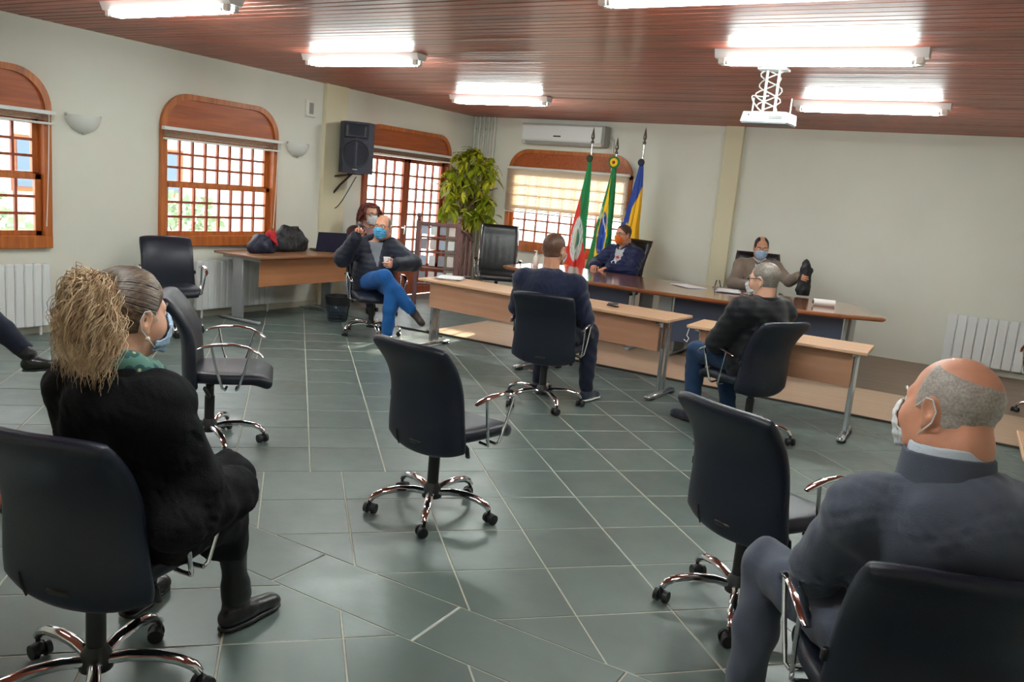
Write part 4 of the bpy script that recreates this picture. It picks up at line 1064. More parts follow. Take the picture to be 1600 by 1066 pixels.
def hair_shell(t, hairline, h, amp=.002, heavy=0, seed=1, freq=60):
    """hairline(X,Y,Z)->positive inside the hair region (metres)"""
    fo = folds(amp, freq, seed)
    def post(X_, Y_, Z_, D): g = hairline(X_, Y_, Z_); return D-t*smooth01(g/.02+.2)+.004+.05*smooth01(-g/.012)-fo(X_, Y_, Z_)*smooth01(g/.02)
    return skull_sdf(heavy).build(h, post, grow=t+.01)
def hl_full(X_, Y_, Z_):       # full short hair: above a line from forehead to nape
    return np.minimum(Z_+.050-np.maximum(0, Y_+.03)*1.15, .085-Y_+np.maximum(0, Z_-.06)*.2)
H_auburn = None
def hl_short(X_, Y_, Z_): return np.minimum(Z_+.060-np.maximum(0, Y_+.03)*1.2, .062-Y_)
def mask_parts(h, zt=-.002, wy=.035, seed=1):
    """pleated face mask hugging nose and chin"""
    def post(X_, Y_, Z_, D):
        r = np.maximum(np.abs(Z_+.052)-.058+.018*(np.abs(X_)/.06)**2, wy-Y_)          # front patch
        r = np.maximum(r, np.abs(X_)-.072)
        return np.maximum(np.abs(D-.008+.0012*np.sin(Z_*260))-.0028, r)
    s = skull_sdf(); s.cone((0, .086, .012), (0, .108, -.026), .012, .018, .03); s.ell((0, .075, -.065), (.035, .034, .04), .03)
    return s.build(h, post, grow=.02)
def ear_loop(x, r=.0014):
    return MB().tube([(x*.064, .048, -.012), (x*.080, .020, .004), (x*.088, -.004, .022), (x*.090, -.022, .020), (x*.089, -.034, -.004), (x*.086, -.026, -.030), (x*.080, -.002, -.052), (x*.066, .034, -.082)], r, 5)
def glasses_mesh():
    mb = MB()
    for x in (-1, 1):
        mb.tube([(x*.034+.026*math.cos(2*PI*i/16), .108-.018*abs(math.cos(2*PI*i/16))*max(0, x*math.cos(2*PI*i/16)), .006+.018*math.sin(2*PI*i/16)) for i in range(17)], .0022, 6, caps=False)
        mb.tube([(x*.060, .094, .012), (x*.084, .05, .012), (x*.092, -.01, .012), (x*.088, -.03, -.004)], .0026, 6)
    mb.tube([(-.009, .110, .010), (0, .113, .013), (.009, .110, .010)], .0022, 6); return mb
def hand_parts(side, curl, h=.0045, thumb=.5, spread=.06):
    """hand frame: wrist at origin, fingers along +y, palm towards -z, thumb on the +x*side edge. curl: radians per joint"""
    s = SDF()
    s.cone((0, -.05, 0), (0, .01, 0), .025, .026, .02, ((0, 0, 1), .78)); s.cone((0, .0, 0), (-side*.012, .075, 0), .030, .022, .02, ((0, 0, 1), .52)); s.cone((0, .01, 0), (side*.018, .07, 0), .030, .022, .02, ((0, 0, 1), .52))
    L_ = ((.030, .070, (.040, .024, .019)), (.010, .082, (.045, .028, .021)), (-.011, .078, (.042, .026, .020)), (-.031, .068, (.033, .020, .017)))
    for i, (x, y, ls) in enumerate(L_):
        p = V(side*x, y, 0); a = 0; yaw = side*spread*(1.5-i)*1.0; c = curl*(1+.08*i)
        for j, l in enumerate(ls):
            a += c*(.8 if j == 0 else 1.0); d = V(math.sin(yaw)*math.cos(a), math.cos(yaw)*math.cos(a), -math.sin(a))
            q = p+d*l; r0 = (.0098, .0088, .0080)[j]-(.0012 if i == 3 else 0); s.cone(p, q, r0, r0-.0008, .005); p = q
    p = V(side*.022, .018, -.004); dirs = ((.75, .62, -.28), (.45*(1-thumb), .80, -.25-.5*thumb), (.15*(1-thumb), .75, -.3-.7*thumb))
    for d, l, r in zip(dirs, (.040, .032, .026), (.0145, .0110, .0095)):
        d = V(side*d[0], d[1], d[2]); d /= np.linalg.norm(d); q = p+d*l; s.cone(p, q, r, r-.0015, .008); p = q
    return s.build(h)
def frame(o, y, zhint):
    """4x4 with +y along y, z near zhint"""
    y = Vector(y).normalized(); z = Vector(zhint); z = (z-y*z.dot(y)).normalized(); x = y.cross(z)
    return Matrix(((x.x, y.x, z.x, o[0]), (x.y, y.y, z.y, o[1]), (x.z, y.z, z.z, o[2]), (0, 0, 0, 1)))
def mx(part, M4):
    A_ = np.array(M4); v, f = part; return v @ A_[:3, :3].T+A_[:3, 3], f
J0 = dict(pel=(0, -.10, .58), chest=(0, -.15, .86), nb=(0, -.125, 1.02), head=(0, -.075, 1.185), shL=(-.185, -.13, .965), shR=(.185, -.13, .965),
          elL=(-.25, -.02, .70), elR=(.25, -.02, .70), wrL=(-.14, .19, .62), wrR=(.14, .19, .62), hipL=(-.095, -.09, .555), hipR=(.095, -.09, .555),
          knL=(-.13, .36, .545), knR=(.13, .36, .545), anL=(-.13, .40, .10), anR=(.13, .40, .10), toeL=(-.14, 1, 0), toeR=(.14, 1, 0),
          handL=((.55, .8, -.1), (.0, -.0, 1)), handR=((-.55, .8, -.1), (0, 0, 1)), curlL=.45, curlR=.45)
YF = ((0, 1, 0), .74)
class Person:
    def __init__(s, label, place, sk, J={}, head=(0, 0, 0), heavy=0.0, wide=1.0, h=.014, hh=.005, scale=1.0, z=0.0, face=True):
        s.J = {k: (V(*v) if k[:4] not in ('hand', 'curl') else v) for k, v in {**J0, **J}.items()}; s.w = wide; s.h = h; s.hh = hh; s.heavy = heavy
        x, y, rz = place; s.root = thing('person', label, 'person', (x, y, z), rz); s.sk = sk; J = s.J
        yaw, pit, rol = head
        s.HM = Matrix.Translation(J['head']) @ Euler((rad(pit), rad(rol), rad(-yaw)), 'ZXY').to_matrix().to_4x4() @ Matrix.Scale(1.06*scale, 4)
        nbh = np.array(s.HM.inverted()) @ np.append(J['nb'], 1)
        parts = [mx(head_sdf(nbh[:3], heavy, face=face).build(hh), s.HM)]
        b = SDF(); s.trunk(b, -.022); s.arm(b, 'L', -.014); s.arm(b, 'R', -.014); s.leg(b, 'L', -.016); s.leg(b, 'R', -.016)
        parts.append(b.build(.02))
        for sd, S_ in ((-1, 'L'), (1, 'R')):
            d, zh = J['hand'+S_]; wr = J['wr'+S_]
            parts.append(mx(hand_parts(-sd, J['curl'+S_], max(.0042, hh*.9)), frame(wr, d, zh)))
        s.body = obj('body', sdf_mesh('body', parts, sk), sk, s.root)
    def trunk(s, b, o, low=.0, hem=None):
        J = s.J; w = s.w
        b.cone(J['pel'], (J['pel']+J['chest'])/2+V(0, .012, 0), .165*w+o, .162*w+o, .05, YF); b.cone((J['pel']+J['chest'])/2+V(0, .012, 0), J['chest'], .162*w+o, .172*w**.5+o, .05, YF)
        b.ell(J['chest']+V(0, .0, .03), (.178*w**.5+o, .118+o, .15+o), .05); b.cone(J['shL']+V(.03, 0, -.01), J['shR']+V(-.03, 0, -.01), .072+o, .072+o, .05)
        for S_ in 'LR': b.cone(J['nb']+V(0, -.015, -.055), J['sh'+S_]+V(0, 0, -.005), .045+o, .052+o, .045)
        if w > 1.05: b.ell((J['pel']+J['chest'])/2+V(0, .06, -.03), (.155*w+o, .13*w+o, .15+o), .06)
    def arm(s, b, S_, o, t=1.0, cut=1.0):
        J = s.J; sh, el, wr = J['sh'+S_], J['el'+S_], J['wr'+S_]; w2 = el+(wr-el)*cut
        b.cone(sh, el, .066*t+o, .054*t+o, .03); b.cone(el, w2, .054*t+o, .040*t+o, .02); b.cone(J['chest']+(sh-J['chest'])*.75, sh, .075+o, .066*t+o, .04)
    def leg(s, b, S_, o, t=1.0, cut=1.0):
        J = s.J; hp, kn, an = J['hip'+S_], J['kn'+S_], J['an'+S_]
        b.cone(hp, kn, .088*t+o, .068*t+o, .03); b.cone(kn, kn+(an-kn)*.45, .066*t+o, .062*t+o, .02); b.cone(kn+(an-kn)*.45, kn+(an-kn)*cut, .062*t+o, .050*t+o, .02)
    def put(s, name, parts, m, parent=None): return obj(name, sdf_mesh(name, parts if isinstance(parts, list) else [parts], m), m, parent or s.root)
    def top(s, name, m, o=0, t=1.0, hem=.50, fold=.004, seed=1, extra=None, cut=.97, fs=26, quilt=0.0, vneck=None, inner=None, crease=0.0):
        b = SDF(); s.trunk(b, o); s.arm(b, 'L', o*.5, t, cut); s.arm(b, 'R', o*.5, t, cut)
        J = s.J
        b.cone(J['pel'], J['pel']+V(0, .01, -.06), .17*s.w+o, .172*s.w+o, .04, YF)
        if extra: extra(b)
        fo = folds(fold, fs, seed, (1, 1, 1.3)); fc = creases(crease, fs*1.7, seed+5, (1, 1, 1.5)) if crease else None
        def post(X_, Y_, Z_, D):
            D = D+fo(X_, Y_, Z_)
            if fc: D = D+fc(X_, Y_, Z_)
            if vneck:
                wt, zb, xc = vneck; zt = J['nb'][2]; wz = wt*np.clip((Z_-zb)/(zt-zb), 0, 1.2)
                D = np.maximum(D, -np.maximum(np.maximum(np.abs(X_-xc)-wz, J['chest'][1]+.045-Y_), zb-Z_))
            if quilt: D = D-quilt*np.abs(np.sin(PI*(Z_+.15*Y_)/.055))+quilt*.5
            D = np.maximum(D, hem-Z_)
            return D
        if inner:
            wt, zb, xc = vneck; bi = SDF(); s.trunk(bi, o-.010)
            s.inner = bi.build(s.h*.8, lambda X_, Y_, Z_, D: np.maximum(np.maximum(D, np.abs(X_-xc)-wt-.02), np.maximum(J['chest'][1]-Y_, np.maximum(zb-.03-Z_, Z_-J['nb'][2]-.0))))
            s.inner_o = s.put(inner[0], s.inner, inner[1])
        return s.put(name, b.build(s.h, post), m)
    def collar(s, name, m, R=.078, rise=.055, th=.010, parent=None, tilt=0.02, dz=.0, open_=0.0):
        J = s.J; d = J['head']-J['nb']; d = d/np.linalg.norm(d); a = J['nb']+V(0, -.012, -.015+dz); c = a+V(0, tilt, 1)*rise
        b = SDF().cone(a-V(0, 0, .015), c, R+.012, R, .01, ((0, 1, 0), .92)); 
        def post(X_, Y_, Z_, D):
            i = np.sqrt((X_)**2+((Y_-a[1]-tilt*(Z_-a[2]))/.92)**2)-(R-th+.002+np.clip((a[2]-Z_)*.3, 0, .02))
            D = np.maximum(D, -i); D = np.maximum(D, Z_-c[2]-.15*(a[1]-Y_)*0-np.clip(-(Y_-a[1]), 0, 1)*.12)
            if open_: D = np.maximum(D, -(np.abs(X_)-open_*(Z_-a[2]+.02)-.002)-np.where(Y_ < a[1]+.02, 9, 0))
            return D
        return s.put(name, b.build(min(s.h*.5, .006), post), m, parent)
    def legs(s, name, m, t=1.0, fold=.003, seed=2, cut=.96, fs=30):
        b = SDF(); J = s.J; s.leg(b, 'L', 0, t, cut); s.leg(b, 'R', 0, t, cut); b.cone(J['hipL'], J['hipR'], .10*t, .10*t, .03); b.cone(J['pel']+V(0, 0, .0), J['pel']+V(0, .02, -.03), .155*s.w, .15*s.w, .04, YF)
        fo = folds(fold, fs, seed, (1, 1, 1.4)); return s.put(name, b.build(s.h, lambda X_, Y_, Z_, D: D+fo(X_, Y_, Z_)), m)
    def shoe(s, S_, m, name='shoe', boot=0.0, sole=None, toe=1.0, h=None):
        J = s.J; an, kn = J['an'+S_], J['kn'+S_]; up = kn-an; up = up/np.linalg.norm(up); d = J['toe'+S_]; M4 = frame(an, Vector(d), Vector(up) if abs(Vector(d).normalized().dot(Vector(up))) < .95 else Vector((0, 0, 1)))
        b = SDF(); z0 = -.092
        b.cone((0, -.045, z0+.040), (0, .03, z0+.046), .036, .040, .02); b.cone((0, .03, z0+.042), (0, .15*toe, z0+.030), .042, .034, .02, ((0, 0, 1), .85)); b.cone((0, -.012, z0+.05), (0, -.006, .0), .040, .038, .025)
        b.cone((0, .14*toe, z0+.028), (0, .165*toe, z0+.024), .034, .026, .02, ((0, 0, 1), .8))
        ul = np.array(M4.to_3x3().inverted()) @ up if boot else V(0, 0, 1)
        if boot: b.cone((0, -.006, 0), tuple(ul*boot), .040, .056, .02); b.cone(tuple(ul*.03), tuple(ul*.06), .047, .047, .02)
        fo = folds(.0045 if boot else .001, 45, 5, (.5, .5, 1.6))
        def post(X_, Y_, Z_, D):
            D = np.maximum(D+fo(X_, Y_, Z_)*(Z_ > z0+.07), z0+.008-Z_); 
            return np.maximum(D, X_*ul[0]+Y_*ul[1]+Z_*ul[2]-(boot if boot else -.012))
        o = s.put(name, mx(b.build(h or max(.006, s.h*.6), post), M4), m)
        sb = SDF().cone((0, -.047, z0+.01), (0, .03, z0+.01), .036, .040, .02).cone((0, .03, z0+.01), (0, .155*toe, z0+.01), .041, .036, .02)
        s.put('sole', mx(sb.build(h or max(.005, s.h*.5), lambda X_, Y_, Z_, D: np.maximum(np.maximum(D, z0-Z_), Z_-z0-.014)), M4), sole or M_black, o)
        if boot and name == 'boot': pass
        return o
    def on_head(s, name, part, m, label=None):
        if isinstance(part, MB): o = obj(name, part.xform(s.HM), m, s.root, smooth=50)
        else: o = s.put(name, mx(part, s.HM), m)
        if label: o['label'] = label
        return o
    def loops(s, m, r=.0014):
        for x in (-1, 1): s.on_head('mask_loop', ear_loop(x, r), m)
    def eyes(s, brow=None):
        for x in (-1, 1):
            e = MB().ell((x*.032, .079, .008), (.0125, .0125, .0125), 12, 8); o = s.on_head('eye', e, M_eye)
            ir = MB().ell((x*.032, .0905, .008), (.0058, .002, .0058), 10, 6).xform(s.HM); obj('iris', ir, M_iris, o)
            if brow: s.on_head('eyebrow', MB().tube([(x*.014, .098, .029), (x*.032, .094, .034), (x*.050, .076, .028)], [.003, .004, .0022], 6), brow)
def strands(roots, dirs, lens, curlr, curlf, r0, grav, seed, n=12, sides=4, clump=None):
    rng = random.Random(seed); mb = MB()
    for p, d, L_ in zip(roots, dirs, lens):
        p = Vector(p); d = Vector(d).normalized(); pts = []; ph = rng.uniform(0, 6.28); a1 = d.orthogonal().normalized(); cr = curlr*rng.uniform(.6, 1.4); cf = curlf*rng.uniform(.7, 1.3)
        for i in range(n):
            t = i/(n-1); pts.append(p+a1*(cr*math.sin(cf*t+ph)*min(1, t*3))+d.cross(a1)*(cr*math.cos(cf*t+ph)*min(1, t*3)))
            d = (d+Vector((0, 0, -grav*L_*12/n))).normalized(); p = p+d*(L_/(n-1))
        mb.tube(pts, [r0*(1-.75*(i/(n-1))**1.5) for i in range(n)], sides, caps=False)
    return mb
M_eye = mat('eye_white', (232, 228, 222), .2); M_iris = mat('iris_brown', (52, 34, 24), .15)
M_maskw = mat('white_mask', (232, 234, 236), .8, bump=(200, .1)); M_maskb = mat('pale_blue_mask', (176, 202, 232), .8, bump=(200, .1)); M_maskc = mat('sky_blue_mask', (96, 180, 226), .8, bump=(200, .1)); M_masko = mat('orange_mask', (240, 122, 30), .75)
M_gl = mat('dark_glasses', (24, 20, 20), .3)
S_fair = skin('skin_fair', (224, 172, 146)); S_red = skin('skin_ruddy', (214, 152, 124)); S_tan = skin('skin_tan', (204, 146, 116))
def hairmat(name, rgb, rgb2, sc=(90, 90, 6)):
    m = mat(name, rgb, .45); nt = m.node_tree; N = nt.nodes; L = nt.links; tc = N.new('ShaderNodeTexCoord'); mp = N.new('ShaderNodeMapping'); mp.inputs['Scale'].default_value = sc
    n = N.new('ShaderNodeTexNoise'); n.inputs['Scale'].default_value = 1; n.inputs['Detail'].default_value = 4; L.new(tc.outputs['Object'], mp.inputs[0]); L.new(mp.outputs[0], n.inputs['Vector'])
    r = N.new('ShaderNodeValToRGB'); r.color_ramp.elements[0].position = .35; r.color_ramp.elements[1].position = .65; r.color_ramp.elements[0].color = (*lin(rgb2), 1); r.color_ramp.elements[1].color = (*lin(rgb), 1)
    L.new(n.outputs[0], r.inputs[0]); L.new(r.outputs[0], N['Principled BSDF'].inputs['Base Color']); return m
H_blonde = hairmat('blonde_hair', (234, 208, 172), (164, 130, 98), (60, 60, 20)); H_root = hairmat('ash_brown_hair', (120, 96, 74), (58, 42, 32), (160, 14, 60)); H_grey = hairmat('grey_hair', (182, 174, 168), (148, 138, 132), (160, 160, 160))
H_salt = hairmat('salt_pepper_hair', (150, 140, 130), (86, 78, 72), (160, 160, 160)); H_brown = hairmat('brown_hair', (84, 62, 50), (56, 40, 32)); H_auburn = hairmat('auburn_short_hair', (112, 78, 62), (82, 54, 42), (140, 140, 140)); H_red = hairmat('red_hair', (134, 50, 34), (66, 22, 18), (60, 60, 20)); H_dark = hairmat('dark_hair', (48, 38, 34), (28, 22, 20))
def cloth(name, rgb, rough=.85, sheen=.3, b=(160, .25), noise=(7, .08)): return mat(name, rgb, rough, sheen=sheen, bump=b, noise=noise, spec=.25)
Z_SEAT = 0

# 1 -- woman with a big blonde ponytail, near left
P = Person('woman in black coat and green scarf with big blonde ponytail, seen from behind', CH['Cw'], S_fair, dict(pel=(.03, .02, .58), chest=(.06, .0, .86), nb=(.07, -.02, 1.04), head=(.075, .015, 1.20),
     shL=(-.09, .0, .965), shR=(.21, -.03, .965), elL=(-.13, .14, .72), elR=(.285, .05, .72), wrL=(-.06, .24, .66), wrR=(.12, .25, .66), hipL=(-.09, .02, .555), hipR=(.10, .02, .555), knL=(-.11, .42, .555), knR=(.12, .46, .56), anL=(-.20, .42, .10), anR=(.17, .47, .10), toeL=(-.1, 1, 0), toeR=(.3, 1, 0)),
     head=(14, -4, 0), wide=1.04, h=.008, hh=.004)
C_coat = cloth('black_wool_coat', (12, 12, 16), .85, .0)
def coat_x(b):
    J = P.J; b.cone(J['chest']+V(0, -.05, .09), J['nb']+V(0, -.035, -.005), .10, .07, .05); b.ell((.01, .06, .58), (.20, .13, .10), .05)
    b.cone((.272, -.03, .612), (.28, .24, .612), .084, .084, .06); b.cone((.21, .05, .52), (.21, .24, .53), .08, .08, .05)
P.top('coat', C_coat, .012, 1.2, hem=.44, crease=.005, fold=.005, seed=3, extra=coat_x)
P.collar('coat_collar', C_coat, R=.098, rise=.05, th=.016, dz=-.012)
sk_ = SDF(); J = P.J                                   # black skirt falling over the knees
sk_.cone(J['hipL'], J['knL']+V(0, .01, 0), .105, .090, .05); sk_.cone(J['hipR'], J['knR']+V(0, .01, 0), .105, .092, .05); sk_.cone((0, .04, .56), (0, .40, .56), .11, .09, .06)
for x in (-.11, .10): sk_.cone((x, .43, .55), (x*1.25, .42, .34), .09, .10, .05)
sk_.cone((-.12, .40, .40), (.12, .40, .40), .09, .09, .05); sk_.cone((.2, .06, .50), (.19, .34, .44), .05, .06, .05); sk_.cone((-.2, .06, .50), (-.19, .34, .44), .05, .06, .05)
fo = folds(.008, 32, 8, (1.6, .7, .5)); P.put('skirt', sk_.build(.008, lambda X_, Y_, Z_, D: np.maximum(D+fo(X_, Y_, Z_), .315+.03*np.sin(X_*20)-Z_+np.clip(.3-Y_, 0, 1)*.5)), C_coat)
M_boot = mat('black_boot_leather', (22, 22, 24), .32, bump=(60, .2))
for S_ in 'LR': P.shoe(S_, M_boot, 'boot', boot=.27, toe=1.02, h=.006)
M_scarf = mat('scarf_cloth', (32, 84, 82), .85, sheen=.3)
nt = M_scarf.node_tree; tc = nt.nodes.new('ShaderNodeTexCoord'); vo = nt.nodes.new('ShaderNodeTexVoronoi'); vo.inputs['Scale'].default_value = 34; cr = nt.nodes.new('ShaderNodeValToRGB'); cr.color_ramp.interpolation = 'CONSTANT'
cr.color_ramp.elements[0].color = (*lin((196, 188, 140)), 1); cr.color_ramp.elements[1].position = .22; cr.color_ramp.elements[1].color = (*lin((30, 78, 78)), 1); e = cr.color_ramp.elements.new(.55); e.color = (*lin((84, 128, 116)), 1)
nt.links.new(tc.outputs['Object'], vo.inputs['Vector']); nt.links.new(vo.outputs[0], cr.inputs[0]); nt.links.new(cr.outputs[0], nt.nodes['Principled BSDF'].inputs['Base Color'])
sc_ = SDF(); nbp = J['nb']
for i in range(16):
    a0, a1 = 2*PI*i/16, 2*PI*(i+1)/16; q = lambda a: nbp+V(.078*math.sin(a), .012+.074*math.cos(a), .012-.035*math.cos(a)); sc_.cone(q(a0), q(a1), .034, .034, .015)
sc_.cone(nbp+V(.03, .08, -.03), nbp+V(.02, .12, -.17), .045, .05, .03); fo = folds(.006, 60, 4); P.put('scarf', sc_.build(.006, lambda X_, Y_, Z_, D: D+fo(X_, Y_, Z_)), M_scarf)
def hl_w(X_, Y_, Z_): return np.minimum(Z_+.045-np.maximum(0, Y_+.02)*1.15, .078-Y_)
P.on_head('pulled_back_hair', hair_shell(.013, hl_w, .005, .0022, seed=6, freq=70), H_root)
rng = random.Random(5); roots = []; dirs = []; lens = []
tie = Vector((-.008, -.100, .060))
pm = SDF(); pm.ell((-.01, -.122, .035), (.052, .038, .055), .04); pm.ell((-.012, -.128, -.045), (.060, .042, .085), .05); pm.cone((-.012, -.125, -.09), (-.010, -.115, -.135), .042, .022, .05)
fo = folds(.012, 45, 12, (1, 1, .5)); ph_ = P.on_head('ponytail', pm.build(.007, lambda X_, Y_, Z_, D: D+fo(X_, Y_, Z_)+.003), H_blonde)
st_ = MB(); CL = [(rng.uniform(-.78*PI, .78*PI)-PI/2, rng.uniform(0, 6.28), rng.uniform(9, 14), .022+.068*rng.random()**.6, rng.uniform(.10, .26), rng.uniform(-.01, .055), rng.uniform(.009, .017)) for _ in range(110)]
for i in range(2800):
    cl = CL[i % 110]
    a = cl[0]+rng.gauss(0, .10); R_ = max(.012, cl[3]+rng.gauss(0, .005)); dn = cl[4]*(1.05-.30*R_/.1)+rng.gauss(0, .012); up = cl[5]
    o_ = Vector((math.cos(a), .62*math.sin(a)-.16, 0)); ph = cl[1]+rng.gauss(0, .22); cf = cl[2]+rng.gauss(0, .4); cr_ = cl[6]; sd = o_.cross(Vector((0, 0, 1))).normalized(); pts = []
    r0_ = Vector((rng.gauss(0, .014), rng.gauss(0, .008), rng.gauss(0, .016)))
    for k in range(16):
        t = k/15; q = tie+r0_+o_*(R_*math.sin(min(2.1*t, 1.75)))+Vector((0, 0, up*math.sin(PI*min(1, t*1.4))-dn*t**1.5)); w_ = cr_*min(1, 3*t)
        pts.append(q+sd*(w_*math.sin(cf*t+ph))+Vector((o_.x, o_.y, .6))*(w_*math.cos(cf*t+ph)))
    st_.tube(pts, [.0013*(1-.6*(k/15)**2) for k in range(16)], 3, caps=False)
o = P.on_head('curls', st_, H_blonde)
lk = []; 
for i in range(420):
    x = rng.uniform(-.07, .07); y0 = rng.uniform(.0, .07); z0 = .125-.2*x*x*20*.2-.5*max(0, y0-.02); pts = []
    a = Vector((x, y0, .112-4.5*x*x-.9*max(0, y0)**1.2)); 
    lk.append(a)
mb_ = MB()
for i in range(360):                                    # combed strands over the skull towards the tie
    th = rng.uniform(-1.9, 1.9); pts = []
    for k in range(9):
        t = k/8; u = V(math.sin(th)*.079, .055-.02*abs(th), .036+.088*math.cos(th))*1.0; e_ = V(tie.x, tie.y, tie.z); q = u*(1-t)+e_*t; c0 = V(0, -.014, .036); dq = (q-c0)/V(.077, .099, .086); q = c0+(q-c0)/max(np.linalg.norm(dq), .3)*(1.13+.02*rng.random()); pts.append(q)
    mb_.tube(pts, [.0014]*9, 3, caps=False)
P.on_head('combed_strands', mb_, H_root)
P.on_head('mask', mask_parts(.005), M_maskb); P.loops(M_maskw)
P.on_head('earring', MB().ell((.084, -.004, -.055), (.007, .007, .007), 10, 6), mat('pearl', (226, 216, 196), .2)); P.eyes(H_brown)
pw_ = P
# 2 -- bald man in a grey suit, near right
P = Person('bald man in grey suit with white mask loops, seen from behind at right', CH['Cs'], S_red, dict(pel=(.04, -.07, .59), chest=(.05, -.10, .88), nb=(.0, -.045, 1.045), head=(.002, .0, 1.205), shL=(-.175, -.06, .935), shR=(.265, -.08, .965),
     elL=(-.225, .10, .70), elR=(.30, .05, .73), wrL=(-.10, .30, .68), wrR=(.12, .26, .68), hipL=(-.10, -.02, .56), hipR=(.10, -.02, .56), knL=(-.29, .38, .57), knR=(.19, .40, .56), anL=(-.32, .35, .10), anR=(.2, .42, .10), toeL=(-.35, 1, 0)), head=(-32, -7, 4), heavy=1.0, wide=1.14, h=.008, hh=.004, scale=1.05)
C_suit = cloth('grey_suit_wool', (76, 82, 97), .8, .15, (240, .2)); C_shirt = cloth('pale_blue_shirt', (206, 218, 232), .7, .1)
def suit_x(b):
    J = P.J
    for S_, sg in (('L', -1), ('R', 1)): b.cone(J['nb']+V(sg*.05, -.03, -.075), J['sh'+S_]+V(0, 0, .0), .06, .064, .05)
    b.cone(J['chest']+V(0, -.06, .08), J['nb']+V(0, -.045, -.07), .10, .075, .05); b.ell(J['chest']+V(-.09, -.075, .04), (.09, .05, .11), .05); b.ell(J['chest']+V(.09, -.075, .04), (.09, .05, .11), .05)
P.top('suit_jacket', C_suit, .014, 1.2, hem=.46, crease=.005, fold=.004, seed=11, extra=suit_x, fs=22)
P.collar('suit_collar', C_suit, R=.106, rise=.070, th=.013, dz=.008, tilt=.12); P.collar('shirt_collar', C_shirt, R=.092, rise=.086, th=.009, dz=.013, tilt=.15)
P.legs('trousers', C_suit, 1.12, .006, 12); 
for S_ in 'LR': P.shoe(S_, M_boot, h=.007)
def hl_suit(X_, Y_, Z_): return np.minimum(np.minimum(Z_+.055-np.maximum(0, Y_+.02)*1.0, np.sqrt((X_-.012)**2+(Y_+.045)**2+(Z_-.125)**2)-.078), .045-Y_-np.maximum(0, Z_-.03)*.3)
P.on_head('hair_fringe', hair_shell(.0058, hl_suit, .0045, .0012, 1, 4, 120), H_grey)
P.on_head('mask', mask_parts(.005), M_maskw); P.loops(M_maskw, .0018); P.eyes(H_grey)
ps_ = P
# 3 -- man seen from behind at the long desk
P = Person('man in navy uniform jacket and white soled shoes, seen from behind at desk', CH['Cn'], S_tan, dict(pel=(-.02, -.06, .59), chest=(-.04, -.02, .88), nb=(-.04, .02, 1.05), head=(-.045, .06, 1.225), shL=(-.25, .0, .97), shR=(.17, .0, .965), elL=(-.33, .15, .72), elR=(.25, .12, .70), wrL=(-.24, .30, .60), wrR=(.10, .34, .69),
     hipL=(-.09, -.05, .56), hipR=(.10, -.05, .56), knL=(-.13, .38, .55), knR=(.25, .33, .56), anL=(-.13, .28, .10), anR=(.29, .24, .10), toeR=(.35, 1, 0)), head=(14, -6, 0), wide=1.10, h=.011, hh=.005)
C_navy = cloth('navy_jacket_cloth', (24, 31, 58), .8, .2); C_navy2 = cloth('dark_navy_trousers', (22, 26, 44), .85, .1)
P.top('jacket', C_navy, .014, 1.18, hem=.47, crease=.006, fold=.004, seed=21); P.collar('jacket_collar', C_navy, R=.086, rise=.04, th=.012)
for sg, S_ in ((-1, 'L'), (1, 'R')): 
    q = P.J['sh'+S_]; P.put('epaulette', SDF().cone(q+V(-sg*.09, 0, .078), q+V(sg*.01, 0, .062), .022, .026, .01, ((0, 0, 1), .4)).build(.007), C_navy2)
P.legs('trousers', C_navy2, 1.14, .006, 22)
for S_ in 'LR': P.shoe(S_, cloth('navy_trainer', (28, 34, 54)) if S_ == 'L' else bpy.data.materials['navy_trainer'], sole=M_maskw)
P.on_head('hair', hair_shell(.007, hl_short, .006, .0008, 0, 3, 90), H_auburn); P.on_head('mask', mask_parts(.006), M_maskw); P.loops(M_maskw, .0018); P.eyes(H_brown)
# 4 -- man in black jacket and glasses
P = Person('grey haired man in black jacket, glasses and white mask turned to the left', CH['Cb'], S_fair, dict(pel=(0, -.07, .58), chest=(0, -.085, .86), nb=(0, -.085, 1.03), head=(0, -.055, 1.175), shL=(-.21, -.075, .95), shR=(.21, -.075, .95), elL=(-.28, .05, .70), elR=(.28, .03, .72), wrL=(-.03, .28, .62), wrR=(.05, .30, .66),
     knL=(-.12, .40, .56), knR=(.13, .36, .555), anL=(-.12, .38, .10), anR=(.13, .22, .10)), head=(-14, -8, 0), wide=1.12, h=.011, hh=.005)
C_blk = cloth('black_padded_jacket', (15, 16, 22), .6, .1, (60, .3)); C_jean2 = cloth('dark_jeans', (32, 56, 88), .85, .1, (300, .3))
P.top('jacket', C_blk, .026, 1.28, hem=.47, fold=.008, seed=31, quilt=.004); P.collar('jacket_collar', C_blk, R=.090, rise=.045, th=.016)
P.legs('jeans', C_jean2, 1.14, .006, 32)
for S_ in 'LR': P.shoe(S_, cloth('navy_shoe', (34, 40, 62), .5) if S_ == 'L' else bpy.data.materials['navy_shoe'])
P.on_head('hair', hair_shell(.008, lambda X_, Y_, Z_: np.minimum(hl_full(X_, Y_, Z_), .06-Y_), .006, .001, 0, 3, 90), H_salt); P.on_head('mask', mask_parts(.006), M_maskw); P.loops(M_maskw, .0018); P.on_head('glasses', glasses_mesh(), M_gl); P.eyes(H_salt)
